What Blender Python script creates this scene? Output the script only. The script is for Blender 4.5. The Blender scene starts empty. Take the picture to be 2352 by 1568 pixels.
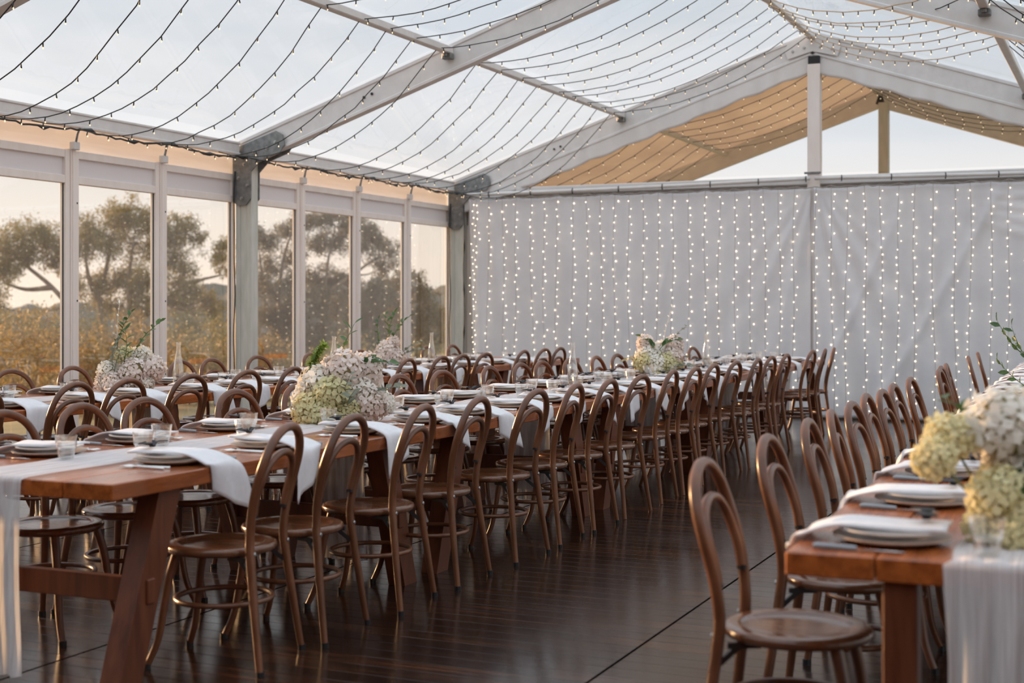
import bpy, math, random
import numpy as np
from mathutils import Vector, Matrix, Euler

random.seed(7)
RNG = np.random.default_rng(11)
SC = bpy.context.scene
COL = SC.collection
pi = math.pi

# ------------------------------------------------------------------ camera
YAW = math.atan(1424 / 3200)
cam_d = bpy.data.cameras.new('camera')
cam = bpy.data.objects.new('camera', cam_d)
COL.objects.link(cam)
cam.location = (0, 0, 1.36)
cam.rotation_euler = (pi / 2, 0, YAW)
cam_d.sensor_width = 36
cam_d.lens = 3200 / 2352 * 36
cam_d.shift_y = -81 / 2352
cam_d.clip_end = 2000
cam_d.dof.use_dof = True
cam_d.dof.focus_distance = 8.6
cam_d.dof.aperture_fstop = 2.6
SC.camera = cam

# ------------------------------------------------------------------ world: dusk sky, warm low, pale blue high, thin cloud
W = bpy.data.worlds.new('dusk_sky')
SC.world = W
W.use_nodes = True
nt = W.node_tree
nt.nodes.clear()


def N(t, kind, **kw):
    n = t.nodes.new(kind)
    for k, v in kw.items():
        if k.startswith('i_'):
            key = k[2:]
            key = int(key) if key.isdigit() else key.replace('_', ' ')
            n.inputs[key].default_value = v
        else:
            setattr(n, k, v)
    return n


def ramp(t, stops, interp='LINEAR'):
    n = t.nodes.new('ShaderNodeValToRGB')
    n.color_ramp.interpolation = interp
    e = n.color_ramp.elements
    while len(e) < len(stops):
        e.new(0.5)
    for k, (p, c) in enumerate(stops):
        e[k].position = p
        e[k].color = (*c, 1) if len(c) == 3 else c
    return n


tc = N(nt, 'ShaderNodeTexCoord')
sep = N(nt, 'ShaderNodeSeparateXYZ')
nt.links.new(tc.outputs['Generated'], sep.inputs[0])
grad = ramp(nt, [(0.0, (0.30, 0.24, 0.19)), (0.47, (0.62, 0.52, 0.44)), (0.5, (0.92, 0.75, 0.61)), (0.53, (0.80, 0.72, 0.65)),
                 (0.56, (0.56, 0.59, 0.625)), (0.61, (0.445, 0.51, 0.575)), (0.75, (0.70, 0.78, 0.87)), (1.0, (0.98, 1.09, 1.20))])
mr = N(nt, 'ShaderNodeMapRange', i_1=-1.0, i_2=1.0)
nt.links.new(sep.outputs[2], mr.inputs[0])
nt.links.new(mr.outputs[0], grad.inputs[0])
mp = N(nt, 'ShaderNodeMapping')
mp.inputs['Scale'].default_value = (1.6, 1.6, 6.5)
nt.links.new(tc.outputs['Generated'], mp.inputs[0])
cn = N(nt, 'ShaderNodeTexNoise', i_Scale=2.3, i_Detail=7.0, i_Roughness=0.58, i_Distortion=0.5)
nt.links.new(mp.outputs[0], cn.inputs['Vector'])
cr = ramp(nt, [(0.40, (0, 0, 0)), (0.68, (1, 1, 1))])
nt.links.new(cn.outputs['Fac'], cr.inputs[0])
cm = N(nt, 'ShaderNodeMath', operation='MULTIPLY', i_1=0.5)
nt.links.new(cr.outputs[0], cm.inputs[0])
mix = N(nt, 'ShaderNodeMix', data_type='RGBA')
nt.links.new(cm.outputs[0], mix.inputs[0])
nt.links.new(grad.outputs[0], mix.inputs[6])
mix.inputs[7].default_value = (0.69, 0.69, 0.695, 1)
SUN_AZ, SUN_EL = math.radians(76), math.radians(8.0)
sd = Vector((-math.sin(SUN_AZ) * math.cos(SUN_EL), math.cos(SUN_AZ) * math.cos(SUN_EL), math.sin(SUN_EL)))
dt = N(nt, 'ShaderNodeVectorMath', operation='DOT_PRODUCT')
dt.inputs[1].default_value = sd
nt.links.new(tc.outputs['Generated'], dt.inputs[0])
gl_ = N(nt, 'ShaderNodeMapRange', i_1=0.15, i_2=1.0)
nt.links.new(dt.outputs['Value'], gl_.inputs[0])
gp_ = N(nt, 'ShaderNodeMath', operation='POWER', i_1=3.0)
nt.links.new(gl_.outputs[0], gp_.inputs[0])
glow = N(nt, 'ShaderNodeMix', data_type='RGBA', blend_type='ADD')
nt.links.new(gp_.outputs[0], glow.inputs[0])
nt.links.new(mix.outputs[2], glow.inputs[6])
glow.inputs[7].default_value = (0.10, 0.07, 0.04, 1)
bg = N(nt, 'ShaderNodeBackground', i_Strength=1.0)
nt.links.new(glow.outputs[2], bg.inputs[0])
out = N(nt, 'ShaderNodeOutputWorld')
nt.links.new(bg.outputs[0], out.inputs[0])

# ------------------------------------------------------------------ low sun on the left, beyond the windows
sun_d = bpy.data.lights.new('sun', 'SUN')
sun_d.energy = 6.2
sun_d.color = (1.0, 0.58, 0.27)
sun_d.angle = math.radians(4.0)
sun = bpy.data.objects.new('sun', sun_d)
COL.objects.link(sun)
sun.rotation_euler = (-sd).to_track_quat('-Z', 'Y').to_euler()
sun.location = sd * 60

SC.view_settings.view_transform = 'Standard'
SC.view_settings.look = 'None'
SC.view_settings.gamma = 1.0
SC.view_settings.use_curve_mapping = False
SC.view_settings.exposure = 0.46


# ================================================================== materials
def new_mat(name):
    m = bpy.data.materials.new(name)
    m.use_nodes = True
    t = m.node_tree
    t.nodes.clear()
    o = t.nodes.new('ShaderNodeOutputMaterial')
    return m, t, o


def pbr(name, c1, c2=None, scale=(8, 8, 8), nscale=1.0, rough=0.5, rough2=None, metal=0.0, bump=0.0, bscale=None, coat=0.0,
        lo=0.35, hi=0.65, transl=0.0, detail=5.0, spec=0.5, rand=0.0, coords='Object', wave=None):
    m, t, o = new_mat(name)
    b = N(t, 'ShaderNodeBsdfPrincipled', i_Roughness=rough, i_Metallic=metal)
    b.inputs['Specular IOR Level'].default_value = spec
    b.inputs['Coat Weight'].default_value = coat
    b.inputs['Coat Roughness'].default_value = 0.12
    b.inputs['Base Color'].default_value = (*c1, 1)
    L = t.links.new
    if c2 is not None or bump:
        tcn = N(t, 'ShaderNodeTexCoord')
        mpn = N(t, 'ShaderNodeMapping')
        mpn.inputs['Scale'].default_value = scale
        L(tcn.outputs[coords], mpn.inputs[0])
        nz = N(t, 'ShaderNodeTexNoise', i_Scale=nscale, i_Detail=detail, i_Roughness=0.6)
        L(mpn.outputs[0], nz.inputs['Vector'])
        fac = nz.outputs['Fac']
        if c2 is not None:
            r = ramp(t, [(lo, c1), (hi, c2)])
            L(fac, r.inputs[0])
            colr = r.outputs[0]
            if rand:
                oi = N(t, 'ShaderNodeObjectInfo')
                mv = N(t, 'ShaderNodeMapRange', i_3=1 - rand, i_4=1 + rand)
                L(oi.outputs['Random'], mv.inputs[0])
                hs = N(t, 'ShaderNodeHueSaturation')
                L(mv.outputs[0], hs.inputs['Value'])
                L(colr, hs.inputs['Color'])
                colr = hs.outputs[0]
            L(colr, b.inputs['Base Color'])
        if rough2 is not None:
            rr = N(t, 'ShaderNodeMapRange', i_1=lo, i_2=hi, i_3=rough, i_4=rough2)
            L(fac, rr.inputs[0])
            L(rr.outputs[0], b.inputs['Roughness'])
        if bump:
            bn = N(t, 'ShaderNodeBump', i_Strength=bump, i_Distance=0.01)
            if bscale:
                n2 = N(t, 'ShaderNodeTexNoise', i_Scale=bscale, i_Detail=3.0)
                L(tcn.outputs[coords], n2.inputs['Vector'])
                L(n2.outputs['Fac'], bn.inputs['Height'])
            else:
                L(fac, bn.inputs['Height'])
            L(bn.outputs[0], b.inputs['Normal'])
    if transl:
        tr = N(t, 'ShaderNodeBsdfTranslucent')
        tr.inputs[0].default_value = (*c1, 1)
        if c2 is not None:
            L(colr, tr.inputs[0])
        mx = N(t, 'ShaderNodeMixShader', i_0=transl)
        L(b.outputs[0], mx.inputs[1])
        L(tr.outputs[0], mx.inputs[2])
        L(mx.outputs[0], o.inputs[0])
    else:
        L(b.outputs[0], o.inputs[0])
    return m


def clear(name, tint=(1, 1, 1), f0=0.05, f1=0.7, power=4.0, haze=0.0, rough=0.02, hazecol=(0.9, 0.9, 0.9)):
    """a thin clear sheet: straight-through light, mirror film rising at grazing angles, a little milkiness"""
    m, t, o = new_mat(name)
    L = t.links.new
    lw = N(t, 'ShaderNodeLayerWeight', i_Blend=0.5)
    pw = N(t, 'ShaderNodeMath', operation='POWER', i_1=power)
    L(lw.outputs['Facing'], pw.inputs[0])
    mrn = N(t, 'ShaderNodeMapRange', i_3=f0, i_4=f1)
    L(pw.outputs[0], mrn.inputs[0])
    tb = N(t, 'ShaderNodeBsdfTransparent')
    tb.inputs[0].default_value = (*tint, 1)
    gl = N(t, 'ShaderNodeBsdfGlossy', i_Roughness=rough)
    gl.inputs[0].default_value = (1, 1, 1, 1)
    base = tb.outputs[0]
    if haze:
        df = N(t, 'ShaderNodeBsdfTranslucent')
        df.inputs[0].default_value = (*hazecol, 1)
        mh = N(t, 'ShaderNodeMixShader', i_0=haze)
        L(base, mh.inputs[1])
        L(df.outputs[0], mh.inputs[2])
        base = mh.outputs[0]
    mx = N(t, 'ShaderNodeMixShader')
    L(mrn.outputs[0], mx.inputs[0])
    L(base, mx.inputs[1])
    L(gl.outputs[0], mx.inputs[2])
    L(mx.outputs[0], o.inputs[0])
    return m


def emit(name, c, s, sample=True):
    m, t, o = new_mat(name)
    e = N(t, 'ShaderNodeEmission', i_Strength=s)
    e.inputs[0].default_value = (*c, 1)
    t.links.new(e.outputs[0], o.inputs[0])
    if not sample:
        m.cycles.emission_sampling = 'NONE'
    return m


M = {}
M['chair'] = pbr('bentwood_varnish', (0.105, 0.037, 0.015), (0.185, 0.070, 0.030), scale=(9, 9, 3), nscale=1.6, rough=0.28, rough2=0.42,
                 bump=0.03, bscale=60, coat=0.08, rand=0.14)
M['seat'] = pbr('moulded_seat', (0.098, 0.036, 0.016), (0.172, 0.068, 0.030), scale=(4, 14, 4), nscale=1.3, rough=0.17, rough2=0.30,
                bump=0.02, bscale=40, coat=0.3, rand=0.14)
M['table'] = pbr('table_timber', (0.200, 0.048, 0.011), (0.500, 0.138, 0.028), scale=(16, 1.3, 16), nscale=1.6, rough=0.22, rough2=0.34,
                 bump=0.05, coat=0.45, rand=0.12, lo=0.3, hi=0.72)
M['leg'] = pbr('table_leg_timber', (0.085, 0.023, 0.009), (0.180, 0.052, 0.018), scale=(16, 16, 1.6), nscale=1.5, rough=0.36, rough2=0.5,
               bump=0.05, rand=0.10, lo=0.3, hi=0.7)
M['black'] = pbr('black_plastic', (0.012, 0.012, 0.013), rough=0.45)
M['alu'] = pbr('aluminium', (0.66, 0.65, 0.64), (0.75, 0.74, 0.73), scale=(3, 3, 3), nscale=2.0, rough=0.42, rough2=0.55, metal=0.1, bump=0.02, bscale=30)
M['post'] = pbr('painted_post', (0.52, 0.54, 0.49), (0.64, 0.64, 0.60), scale=(6, 6, 1.2), nscale=2.5, rough=0.45, rough2=0.6, metal=0.15, bump=0.03)
M['frame'] = pbr('window_frame_white', (0.82, 0.745, 0.70), (0.87, 0.81, 0.765), scale=(4, 4, 1), nscale=2, rough=0.42)
M['steel'] = pbr('galvanised_steel', (0.16, 0.17, 0.17), (0.30, 0.31, 0.31), scale=(14, 14, 14), nscale=1.2, rough=0.42, rough2=0.6, metal=0.6, bump=0.06)
M['bolt'] = pbr('zinc_bolt', (0.45, 0.45, 0.44), rough=0.35, metal=0.9)
M['chrome'] = pbr('polished_steel', (0.72, 0.71, 0.69), rough=0.16, metal=1.0)
M['panel'] = pbr('white_infill_panel', (0.74, 0.71, 0.72), rough=0.5)
M['valance'] = pbr('cream_valance', (0.84, 0.81, 0.79), (0.88, 0.86, 0.84), scale=(2, 1, 22), nscale=1.2, rough=0.8, transl=0.36, bump=0.08)
M['pvc_white'] = pbr('white_tent_fabric', (0.80, 0.79, 0.78), (0.86, 0.85, 0.84), scale=(2, 2, 2), nscale=1.5, rough=0.6, transl=0.15, bump=0.03)
M['pvc_far'] = pbr('sunset_tan_roof_fabric', (0.46, 0.33, 0.22), (0.62, 0.46, 0.31), scale=(0.6, 0.25, 0.6), nscale=1.6, rough=0.55, transl=0.30)  # warm sunset tone on the white fabric is put into its colour
M['curtain'] = pbr('white_curtain', (0.80, 0.80, 0.83), (0.86, 0.86, 0.88), scale=(1, 1, 1), nscale=3, rough=0.62, transl=0.12, bump=0.03, bscale=9, spec=0.4)
M['linen'] = pbr('white_linen', (0.82, 0.82, 0.85), (0.88, 0.88, 0.90), scale=(30, 30, 30), nscale=1, rough=0.85, transl=0.16, bump=0.04)
M['charger'] = pbr('stoneware_rim', (0.42, 0.34, 0.28), (0.55, 0.46, 0.38), scale=(9, 9, 9), nscale=2, rough=0.35)
M['china'] = pbr('white_china', (0.80, 0.78, 0.75), rough=0.18)
M['card'] = pbr('black_card', (0.012, 0.014, 0.020), rough=0.55)
M['glass'] = clear('clear_glass', (0.97, 0.98, 0.98), f0=0.08, f1=0.95, power=2.2, rough=0.03, haze=0.03, hazecol=(0.95, 0.95, 0.95))
M['water'] = clear('water', (0.95, 0.96, 0.97), f0=0.05, f1=0.7, power=2.5, rough=0.02)
M['pane'] = clear('window_pane', (0.95, 0.95, 0.94), f0=0.045, f1=0.75, power=3.2, rough=0.0, haze=0.010, hazecol=(0.9, 0.88, 0.84))
M['pvc_clear'] = clear('clear_roof_sheet', (0.96, 0.97, 0.98), f0=0.03, f1=0.45, power=4.5, haze=0.05, rough=0.06, hazecol=(0.93, 0.94, 0.95))
M['wire'] = pbr('dark_cable', (0.020, 0.022, 0.022), rough=0.5)
M['wire_thin'] = pbr('clear_wire', (0.34, 0.31, 0.28), rough=0.5)
M['bulb_roof'] = emit('warm_bulb', (1.0, 0.74, 0.46), 1.25, sample=False)
M['bulb_curtain'] = emit('warm_micro_bulb', (1.0, 0.80, 0.55), 5.5)
M['bark'] = pbr('gum_bark', (0.16, 0.11, 0.075), (0.30, 0.23, 0.165), scale=(2, 2, 0.6), nscale=2, rough=0.85, bump=0.2)
M['stem'] = pbr('flower_stem', (0.16, 0.17, 0.05), rough=0.6)
M['leaf'] = pbr('green_leaf', (0.045, 0.105, 0.035), (0.10, 0.20, 0.055), scale=(8, 8, 8), nscale=2, rough=0.4, transl=0.3)
M['fern'] = pbr('fern_leaf', (0.24, 0.36, 0.06), (0.34, 0.46, 0.10), scale=(8, 8, 8), nscale=2, rough=0.5, transl=0.4)
M['greyleaf'] = pbr('grey_green_leaf', (0.19, 0.22, 0.16), (0.29, 0.31, 0.24), scale=(9, 9, 9), nscale=2, rough=0.5, transl=0.25)
M['blush'] = pbr('blush_petals', (0.88, 0.74, 0.66), (0.94, 0.89, 0.85), scale=(22, 22, 22), nscale=1.2, rough=0.6, transl=0.3)
M['ivory'] = pbr('ivory_petals', (0.88, 0.84, 0.74), (0.95, 0.93, 0.88), scale=(22, 22, 22), nscale=1.2, rough=0.6, transl=0.3)
M['lime'] = pbr('green_yellow_petals', (0.66, 0.61, 0.30), (0.84, 0.80, 0.54), scale=(22, 22, 22), nscale=1.2, rough=0.6, transl=0.35)
M['yellow'] = pbr('pale_yellow_petals', (0.80, 0.72, 0.36), (0.90, 0.86, 0.62), scale=(22, 22, 22), nscale=1.2, rough=0.6, transl=0.35)
M['core'] = pbr('flower_core', (0.26, 0.24, 0.10), (0.42, 0.34, 0.18), scale=(30, 30, 30), nscale=1, rough=0.8)


def foliage(name, a, b, c, transl=0.42):
    m, t, o = new_mat(name)
    L = t.links.new
    g = N(t, 'ShaderNodeNewGeometry')
    r = ramp(t, [(0.0, a), (0.55, b), (1.0, c)])
    L(g.outputs['Random Per Island'], r.inputs[0])
    d = N(t, 'ShaderNodeBsdfPrincipled', i_Roughness=0.55)
    L(r.outputs[0], d.inputs['Base Color'])
    tr = N(t, 'ShaderNodeBsdfTranslucent')
    L(r.outputs[0], tr.inputs[0])
    mx = N(t, 'ShaderNodeMixShader', i_0=transl)
    L(d.outputs[0], mx.inputs[1])
    L(tr.outputs[0], mx.inputs[2])
    L(mx.outputs[0], o.inputs[0])
    return m


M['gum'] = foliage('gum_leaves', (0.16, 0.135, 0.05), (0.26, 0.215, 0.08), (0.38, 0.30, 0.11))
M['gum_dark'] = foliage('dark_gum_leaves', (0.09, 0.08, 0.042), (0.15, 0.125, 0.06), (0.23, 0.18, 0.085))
M['scrub'] = foliage('golden_scrub_leaves', (0.15, 0.11, 0.035), (0.28, 0.19, 0.06), (0.42, 0.28, 0.085))
M['grass'] = pbr('dry_paddock', (0.12, 0.11, 0.05), (0.26, 0.20, 0.09), scale=(0.3, 0.3, 0.3), nscale=1.5, rough=0.95)
M['hill'] = pbr('far_woodland', (0.10, 0.095, 0.075), (0.17, 0.15, 0.12), scale=(0.09, 0.09, 0.3), nscale=2.0, rough=1.0)


def gauze(name):
    m, t, o = new_mat(name)
    L = t.links.new
    tcn = N(t, 'ShaderNodeTexCoord')
    mpn = N(t, 'ShaderNodeMapping')
    mpn.inputs['Scale'].default_value = (150, 4, 4)
    L(tcn.outputs['Object'], mpn.inputs[0])
    nz = N(t, 'ShaderNodeTexNoise', i_Scale=1.0, i_Detail=3.0)
    L(mpn.outputs[0], nz.inputs['Vector'])
    mrn = N(t, 'ShaderNodeMapRange', i_1=0.35, i_2=0.65, i_3=0.32, i_4=0.02)
    L(nz.outputs['Fac'], mrn.inputs[0])
    d = N(t, 'ShaderNodeBsdfDiffuse')
    d.inputs[0].default_value = (0.86, 0.86, 0.87, 1)
    tr = N(t, 'ShaderNodeBsdfTranslucent')
    tr.inputs[0].default_value = (0.84, 0.83, 0.80, 1)
    mx = N(t, 'ShaderNodeMixShader', i_0=0.3)
    L(d.outputs[0], mx.inputs[1])
    L(tr.outputs[0], mx.inputs[2])
    tp = N(t, 'ShaderNodeBsdfTransparent')
    m2 = N(t, 'ShaderNodeMixShader')
    L(mrn.outputs[0], m2.inputs[0])
    L(mx.outputs[0], m2.inputs[1])
    L(tp.outputs[0], m2.inputs[2])
    L(m2.outputs[0], o.inputs[0])
    return m


M['gauze'] = gauze('white_gauze')


def deck_mat():
    m, t, o = new_mat('dark_stained_deck')
    L = t.links.new
    g = N(t, 'ShaderNodeNewGeometry')
    sp = N(t, 'ShaderNodeSeparateXYZ')
    L(g.outputs['Position'], sp.inputs[0])
    dv = N(t, 'ShaderNodeMath', operation='DIVIDE', i_1=0.115)
    L(sp.outputs[1], dv.inputs[0])
    fl = N(t, 'ShaderNodeMath', operation='FLOOR')
    L(dv.outputs[0], fl.inputs[0])
    pv = N(t, 'ShaderNodeMath', operation='DIVIDE', i_1=1.965)
    L(sp.outputs[0], pv.inputs[0])
    pf = N(t, 'ShaderNodeMath', operation='FLOOR')
    L(pv.outputs[0], pf.inputs[0])
    cb = N(t, 'ShaderNodeCombineXYZ')
    L(fl.outputs[0], cb.inputs[0])
    L(pf.outputs[0], cb.inputs[1])
    wn = N(t, 'ShaderNodeTexWhiteNoise')
    L(cb.outputs[0], wn.inputs['Vector'])
    mpn = N(t, 'ShaderNodeMapping')
    mpn.inputs['Scale'].default_value = (0.9, 14, 1)
    L(g.outputs['Position'], mpn.inputs[0])
    nz = N(t, 'ShaderNodeTexNoise', i_Scale=2.0, i_Detail=7.0, i_Roughness=0.65)
    L(mpn.outputs[0], nz.inputs['Vector'])
    r = ramp(t, [(0.30, (0.012, 0.006, 0.0045)), (0.58, (0.026, 0.012, 0.0075)), (0.82, (0.120, 0.044, 0.018))])
    ad = N(t, 'ShaderNodeMath', operation='MULTIPLY_ADD', i_1=0.22)
    L(wn.outputs['Value'], ad.inputs[0])
    s2 = N(t, 'ShaderNodeMath', operation='SUBTRACT', i_1=0.10)
    L(nz.outputs['Fac'], s2.inputs[0])
    L(s2.outputs[0], ad.inputs[2])
    L(ad.outputs[0], r.inputs[0])
    n2 = N(t, 'ShaderNodeTexNoise', i_Scale=1.1, i_Detail=5.0)
    L(g.outputs['Position'], n2.inputs['Vector'])
    rr = N(t, 'ShaderNodeMapRange', i_1=0.3, i_2=0.7, i_3=0.10, i_4=0.22)
    L(n2.outputs['Fac'], rr.inputs[0])
    b = N(t, 'ShaderNodeBsdfPrincipled')
    b.inputs['Specular IOR Level'].default_value = 0.48
    L(r.outputs[0], b.inputs['Base Color'])
    L(rr.outputs[0], b.inputs['Roughness'])
    bn = N(t, 'ShaderNodeBump', i_Strength=0.12, i_Distance=0.004)
    L(nz.outputs['Fac'], bn.inputs['Height'])
    L(bn.outputs[0], b.inputs['Normal'])
    L(b.outputs[0], o.inputs[0])
    return m


M['deck'] = deck_mat()


# ================================================================== mesh helpers
class MB:
    def __init__(s):
        s.v = []
        s.f = []

    def add(s, vs, fs):
        k = len(s.v)
        s.v += [tuple(p) for p in vs]
        s.f += [tuple(i + k for i in f) for f in fs]
        return s

    def cbox(s, lo, hi, b=0.0, mx=None):
        """box between two corners with chamfered edges"""
        lo, hi = Vector(lo), Vector(hi)
        b = min(b, *(0.45 * (hi[i] - lo[i]) for i in range(3)))
        if b <= 0:
            vs = [Vector((hi.x if i & 1 else lo.x, hi.y if i & 2 else lo.y, hi.z if i & 4 else lo.z)) for i in range(8)]
            fs = [(0, 2, 3, 1), (4, 5, 7, 6), (0, 1, 5, 4), (2, 6, 7, 3), (0, 4, 6, 2), (1, 3, 7, 5)]
        else:
            vs, idx = [], {}
            for i in range(8):
                sg = [(1 if i & (1 << a) else -1) for a in range(3)]
                c = Vector([hi[a] if sg[a] > 0 else lo[a] for a in range(3)])
                for a in range(3):
                    p = c.copy()
                    for q in range(3):
                        if q != a:
                            p[q] -= sg[q] * b
                    idx[(i, a)] = len(vs)
                    vs.append(p)
            fs = []
            for a in range(3):
                u, w = (a + 1) % 3, (a + 2) % 3
                for sgn in (0, 1):
                    base = (1 << a) if sgn else 0
                    q = [base, base | (1 << u), base | (1 << u) | (1 << w), base | (1 << w)]
                    f = [idx[(k, a)] for k in q]
                    fs.append(tuple(f if sgn else f[::-1]))
            for a in range(3):
                u, w = (a + 1) % 3, (a + 2) % 3
                for su in (0, 1):
                    for sw in (0, 1):
                        k0 = (su << u) | (sw << w)
                        k1 = k0 | (1 << a)
                        f = (idx[(k0, u)], idx[(k1, u)], idx[(k1, w)], idx[(k0, w)])
                        fs.append(f if su == sw else f[::-1])
            for i in range(8):
                f = (idx[(i, 0)], idx[(i, 1)], idx[(i, 2)])
                n = bin(i).count('1')
                fs.append(f if n % 2 else f[::-1])
        if mx is not None:
            vs = [mx @ p for p in vs]
        return s.add(vs, fs)

    def tube(s, pts, rad, sides=8, closed=False, cap=True, flat=1.0):
        pts = [Vector(p) for p in pts]
        n = len(pts)
        if not hasattr(rad, '__len__'):
            rad = [rad] * n
        tang = []
        for i in range(n):
            a = pts[(i - 1) % n] if closed or i else pts[0]
            c = pts[(i + 1) % n] if closed or i < n - 1 else pts[-1]
            tg = (c - a)
            tang.append(tg.normalized() if tg.length > 1e-9 else Vector((0, 0, 1)))
        ref = Vector((0, 0, 1)) if abs(tang[0].z) < 0.9 else Vector((1, 0, 0))
        nrm = (ref - tang[0] * ref.dot(tang[0])).normalized()
        vs = []
        for i in range(n):
            nrm = (nrm - tang[i] * nrm.dot(tang[i])).normalized()
            bi = tang[i].cross(nrm)
            for k in range(sides):
                a = 2 * pi * k / sides
                vs.append(pts[i] + (nrm * math.cos(a) + bi * math.sin(a) * flat) * rad[i])
        fs = []
        for i in range(n if closed else n - 1):
            j = (i + 1) % n
            for k in range(sides):
                l = (k + 1) % sides
                fs.append((i * sides + k, i * sides + l, j * sides + l, j * sides + k))
        if cap and not closed:
            fs.append(tuple(range(sides - 1, -1, -1)))
            fs.append(tuple((n - 1) * sides + k for k in range(sides)))
        return s.add(vs, fs)

    def lathe(s, prof, seg=24, c=(0, 0, 0), close_ends=True):
        vs, fs = [], []
        for r, z in prof:
            for k in range(seg):
                a = 2 * pi * k / seg
                vs.append((c[0] + r * math.cos(a), c[1] + r * math.sin(a), c[2] + z))
        for i in range(len(prof) - 1):
            for k in range(seg):
                l = (k + 1) % seg
                fs.append((i * seg + k, i * seg + l, (i + 1) * seg + l, (i + 1) * seg + k))
        if close_ends:
            if prof[0][0] > 1e-6:
                fs.append(tuple(range(seg - 1, -1, -1)))
            if prof[-1][0] > 1e-6:
                fs.append(tuple((len(prof) - 1) * seg + k for k in range(seg)))
        return s.add(vs, fs)

    def extrude(s, poly, p0, p1, up=(0, 0, 1)):
        """polygon (u across, w up) swept from p0 to p1"""
        p0, p1, up = Vector(p0), Vector(p1), Vector(up)
        d = (p1 - p0).normalized()
        side = d.cross(up).normalized()
        u2 = side.cross(d).normalized()
        n = len(poly)
        vs = [p0 + side * a + u2 * b for a, b in poly] + [p1 + side * a + u2 * b for a, b in poly]
        fs = [(i, (i + 1) % n, n + (i + 1) % n, n + i) for i in range(n)]
        fs += [tuple(range(n - 1, -1, -1)), tuple(range(n, 2 * n))]
        return s.add(vs, fs)

    def grid(s, nu, nv, fn, thick=0.0):
        """surface fn(u, v) on a unit grid; thick > 0 closes it into a thin shell along -normal"""
        P = [[Vector(fn(i / nu, j / nv)) for j in range(nv + 1)] for i in range(nu + 1)]
        vs = [p for row in P for p in row]
        q = lambda i, j: i * (nv + 1) + j
        fs = [(q(i, j), q(i + 1, j), q(i + 1, j + 1), q(i, j + 1)) for i in range(nu) for j in range(nv)]
        if thick:
            n0 = len(vs)
            for i in range(nu + 1):
                for j in range(nv + 1):
                    du = P[min(i + 1, nu)][j] - P[max(i - 1, 0)][j]
                    dv = P[i][min(j + 1, nv)] - P[i][max(j - 1, 0)]
                    n = du.cross(dv)
                    n = n.normalized() if n.length > 1e-12 else Vector((0, 0, 1))
                    vs.append(P[i][j] - n * thick)
            fs += [tuple(n0 + k for k in f[::-1]) for f in fs[:]]
            rim = [q(i, 0) for i in range(nu + 1)] + [q(nu, j) for j in range(1, nv + 1)] + \
                  [q(i, nv) for i in range(nu - 1, -1, -1)] + [q(0, j) for j in range(nv - 1, 0, -1)]
            for a, b in zip(rim, rim[1:] + rim[:1]):
                fs.append((b, a, n0 + a, n0 + b))
        return s.add(vs, fs)

    def mesh(s, name, mat, smooth=False, sharp=None):
        me = bpy.data.meshes.new(name)
        me.from_pydata(s.v, [], s.f)
        me.materials.append(M[mat] if isinstance(mat, str) else mat)
        if smooth:
            me.polygons.foreach_set('use_smooth', [True] * len(me.polygons))
            if sharp:
                me.set_sharp_from_angle(angle=math.radians(sharp))
        me.update()
        return me


def catmull(P, per=6, closed=False):
    P = [Vector(p) for p in P]
    n = len(P)
    outp = []
    for i in range(n if closed else n - 1):
        p0 = P[(i - 1) % n] if closed or i else P[0] * 2 - P[1]
        p1, p2 = P[i], P[(i + 1) % n]
        p3 = P[(i + 2) % n] if closed or i < n - 2 else P[-1] * 2 - P[-2]
        for k in range(per):
            t = k / per
            outp.append(0.5 * ((2 * p1) + (p2 - p0) * t + (2 * p0 - 5 * p1 + 4 * p2 - p3) * t * t + (3 * p1 - p0 - 3 * p2 + p3) * t ** 3))
    if not closed:
        outp.append(P[-1].copy())
    return outp


def put(name, me, parent=None, loc=(0, 0, 0), rot=(0, 0, 0), scale=None):
    o = bpy.data.objects.new(name, me)
    COL.objects.link(o)
    o.location = loc
    o.rotation_euler = rot
    if scale is not None:
        o.scale = (scale,) * 3 if not hasattr(scale, '__len__') else scale
    if parent is not None:
        o.parent = parent
    return o


def tag(o, label, cat=None, group=None, kind=None):
    o['label'] = label
    if cat:
        o['category'] = cat
    if group:
        o['group'] = group
    if kind:
        o['kind'] = kind
    return o


def thing(name, label, cat, loc=(0, 0, 0), rz=0.0, group=None, kind=None):
    o = put(name, None, None, loc, (0, 0, rz))
    o.empty_display_size = 0.1
    return tag(o, label, cat, group, kind)


ORD = ['nearest', 'second', 'third', 'fourth', 'fifth', 'sixth', 'seventh', 'eighth', 'ninth', 'tenth', 'eleventh', 'twelfth', 'thirteenth',
       'fourteenth', 'fifteenth', 'sixteenth', 'seventeenth', 'eighteenth', 'nineteenth', 'twentieth', 'twenty-first', 'twenty-second',
       'twenty-third', 'twenty-fourth', 'twenty-fifth', 'twenty-sixth', 'twenty-seventh', 'twenty-eighth', 'twenty-ninth', 'thirtieth',
       'thirty-first', 'thirty-second', 'thirty-third', 'thirty-fourth', 'thirty-fifth', 'thirty-sixth', 'thirty-seventh', 'thirty-eighth',
       'thirty-ninth', 'fortieth']

# ================================================================== the setting
XL, XM, XR, ZE, ZR = -8.44, -3.55, 1.34, 3.04, 4.68
SL = (ZR - ZE) / (XM - XL)
FY = [7.07, 12.06, 17.03, 22.0]


def roof_z(x):
    return ZE + (x - XL) * SL if x <= XM else ZE + (XR - x) * SL


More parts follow.
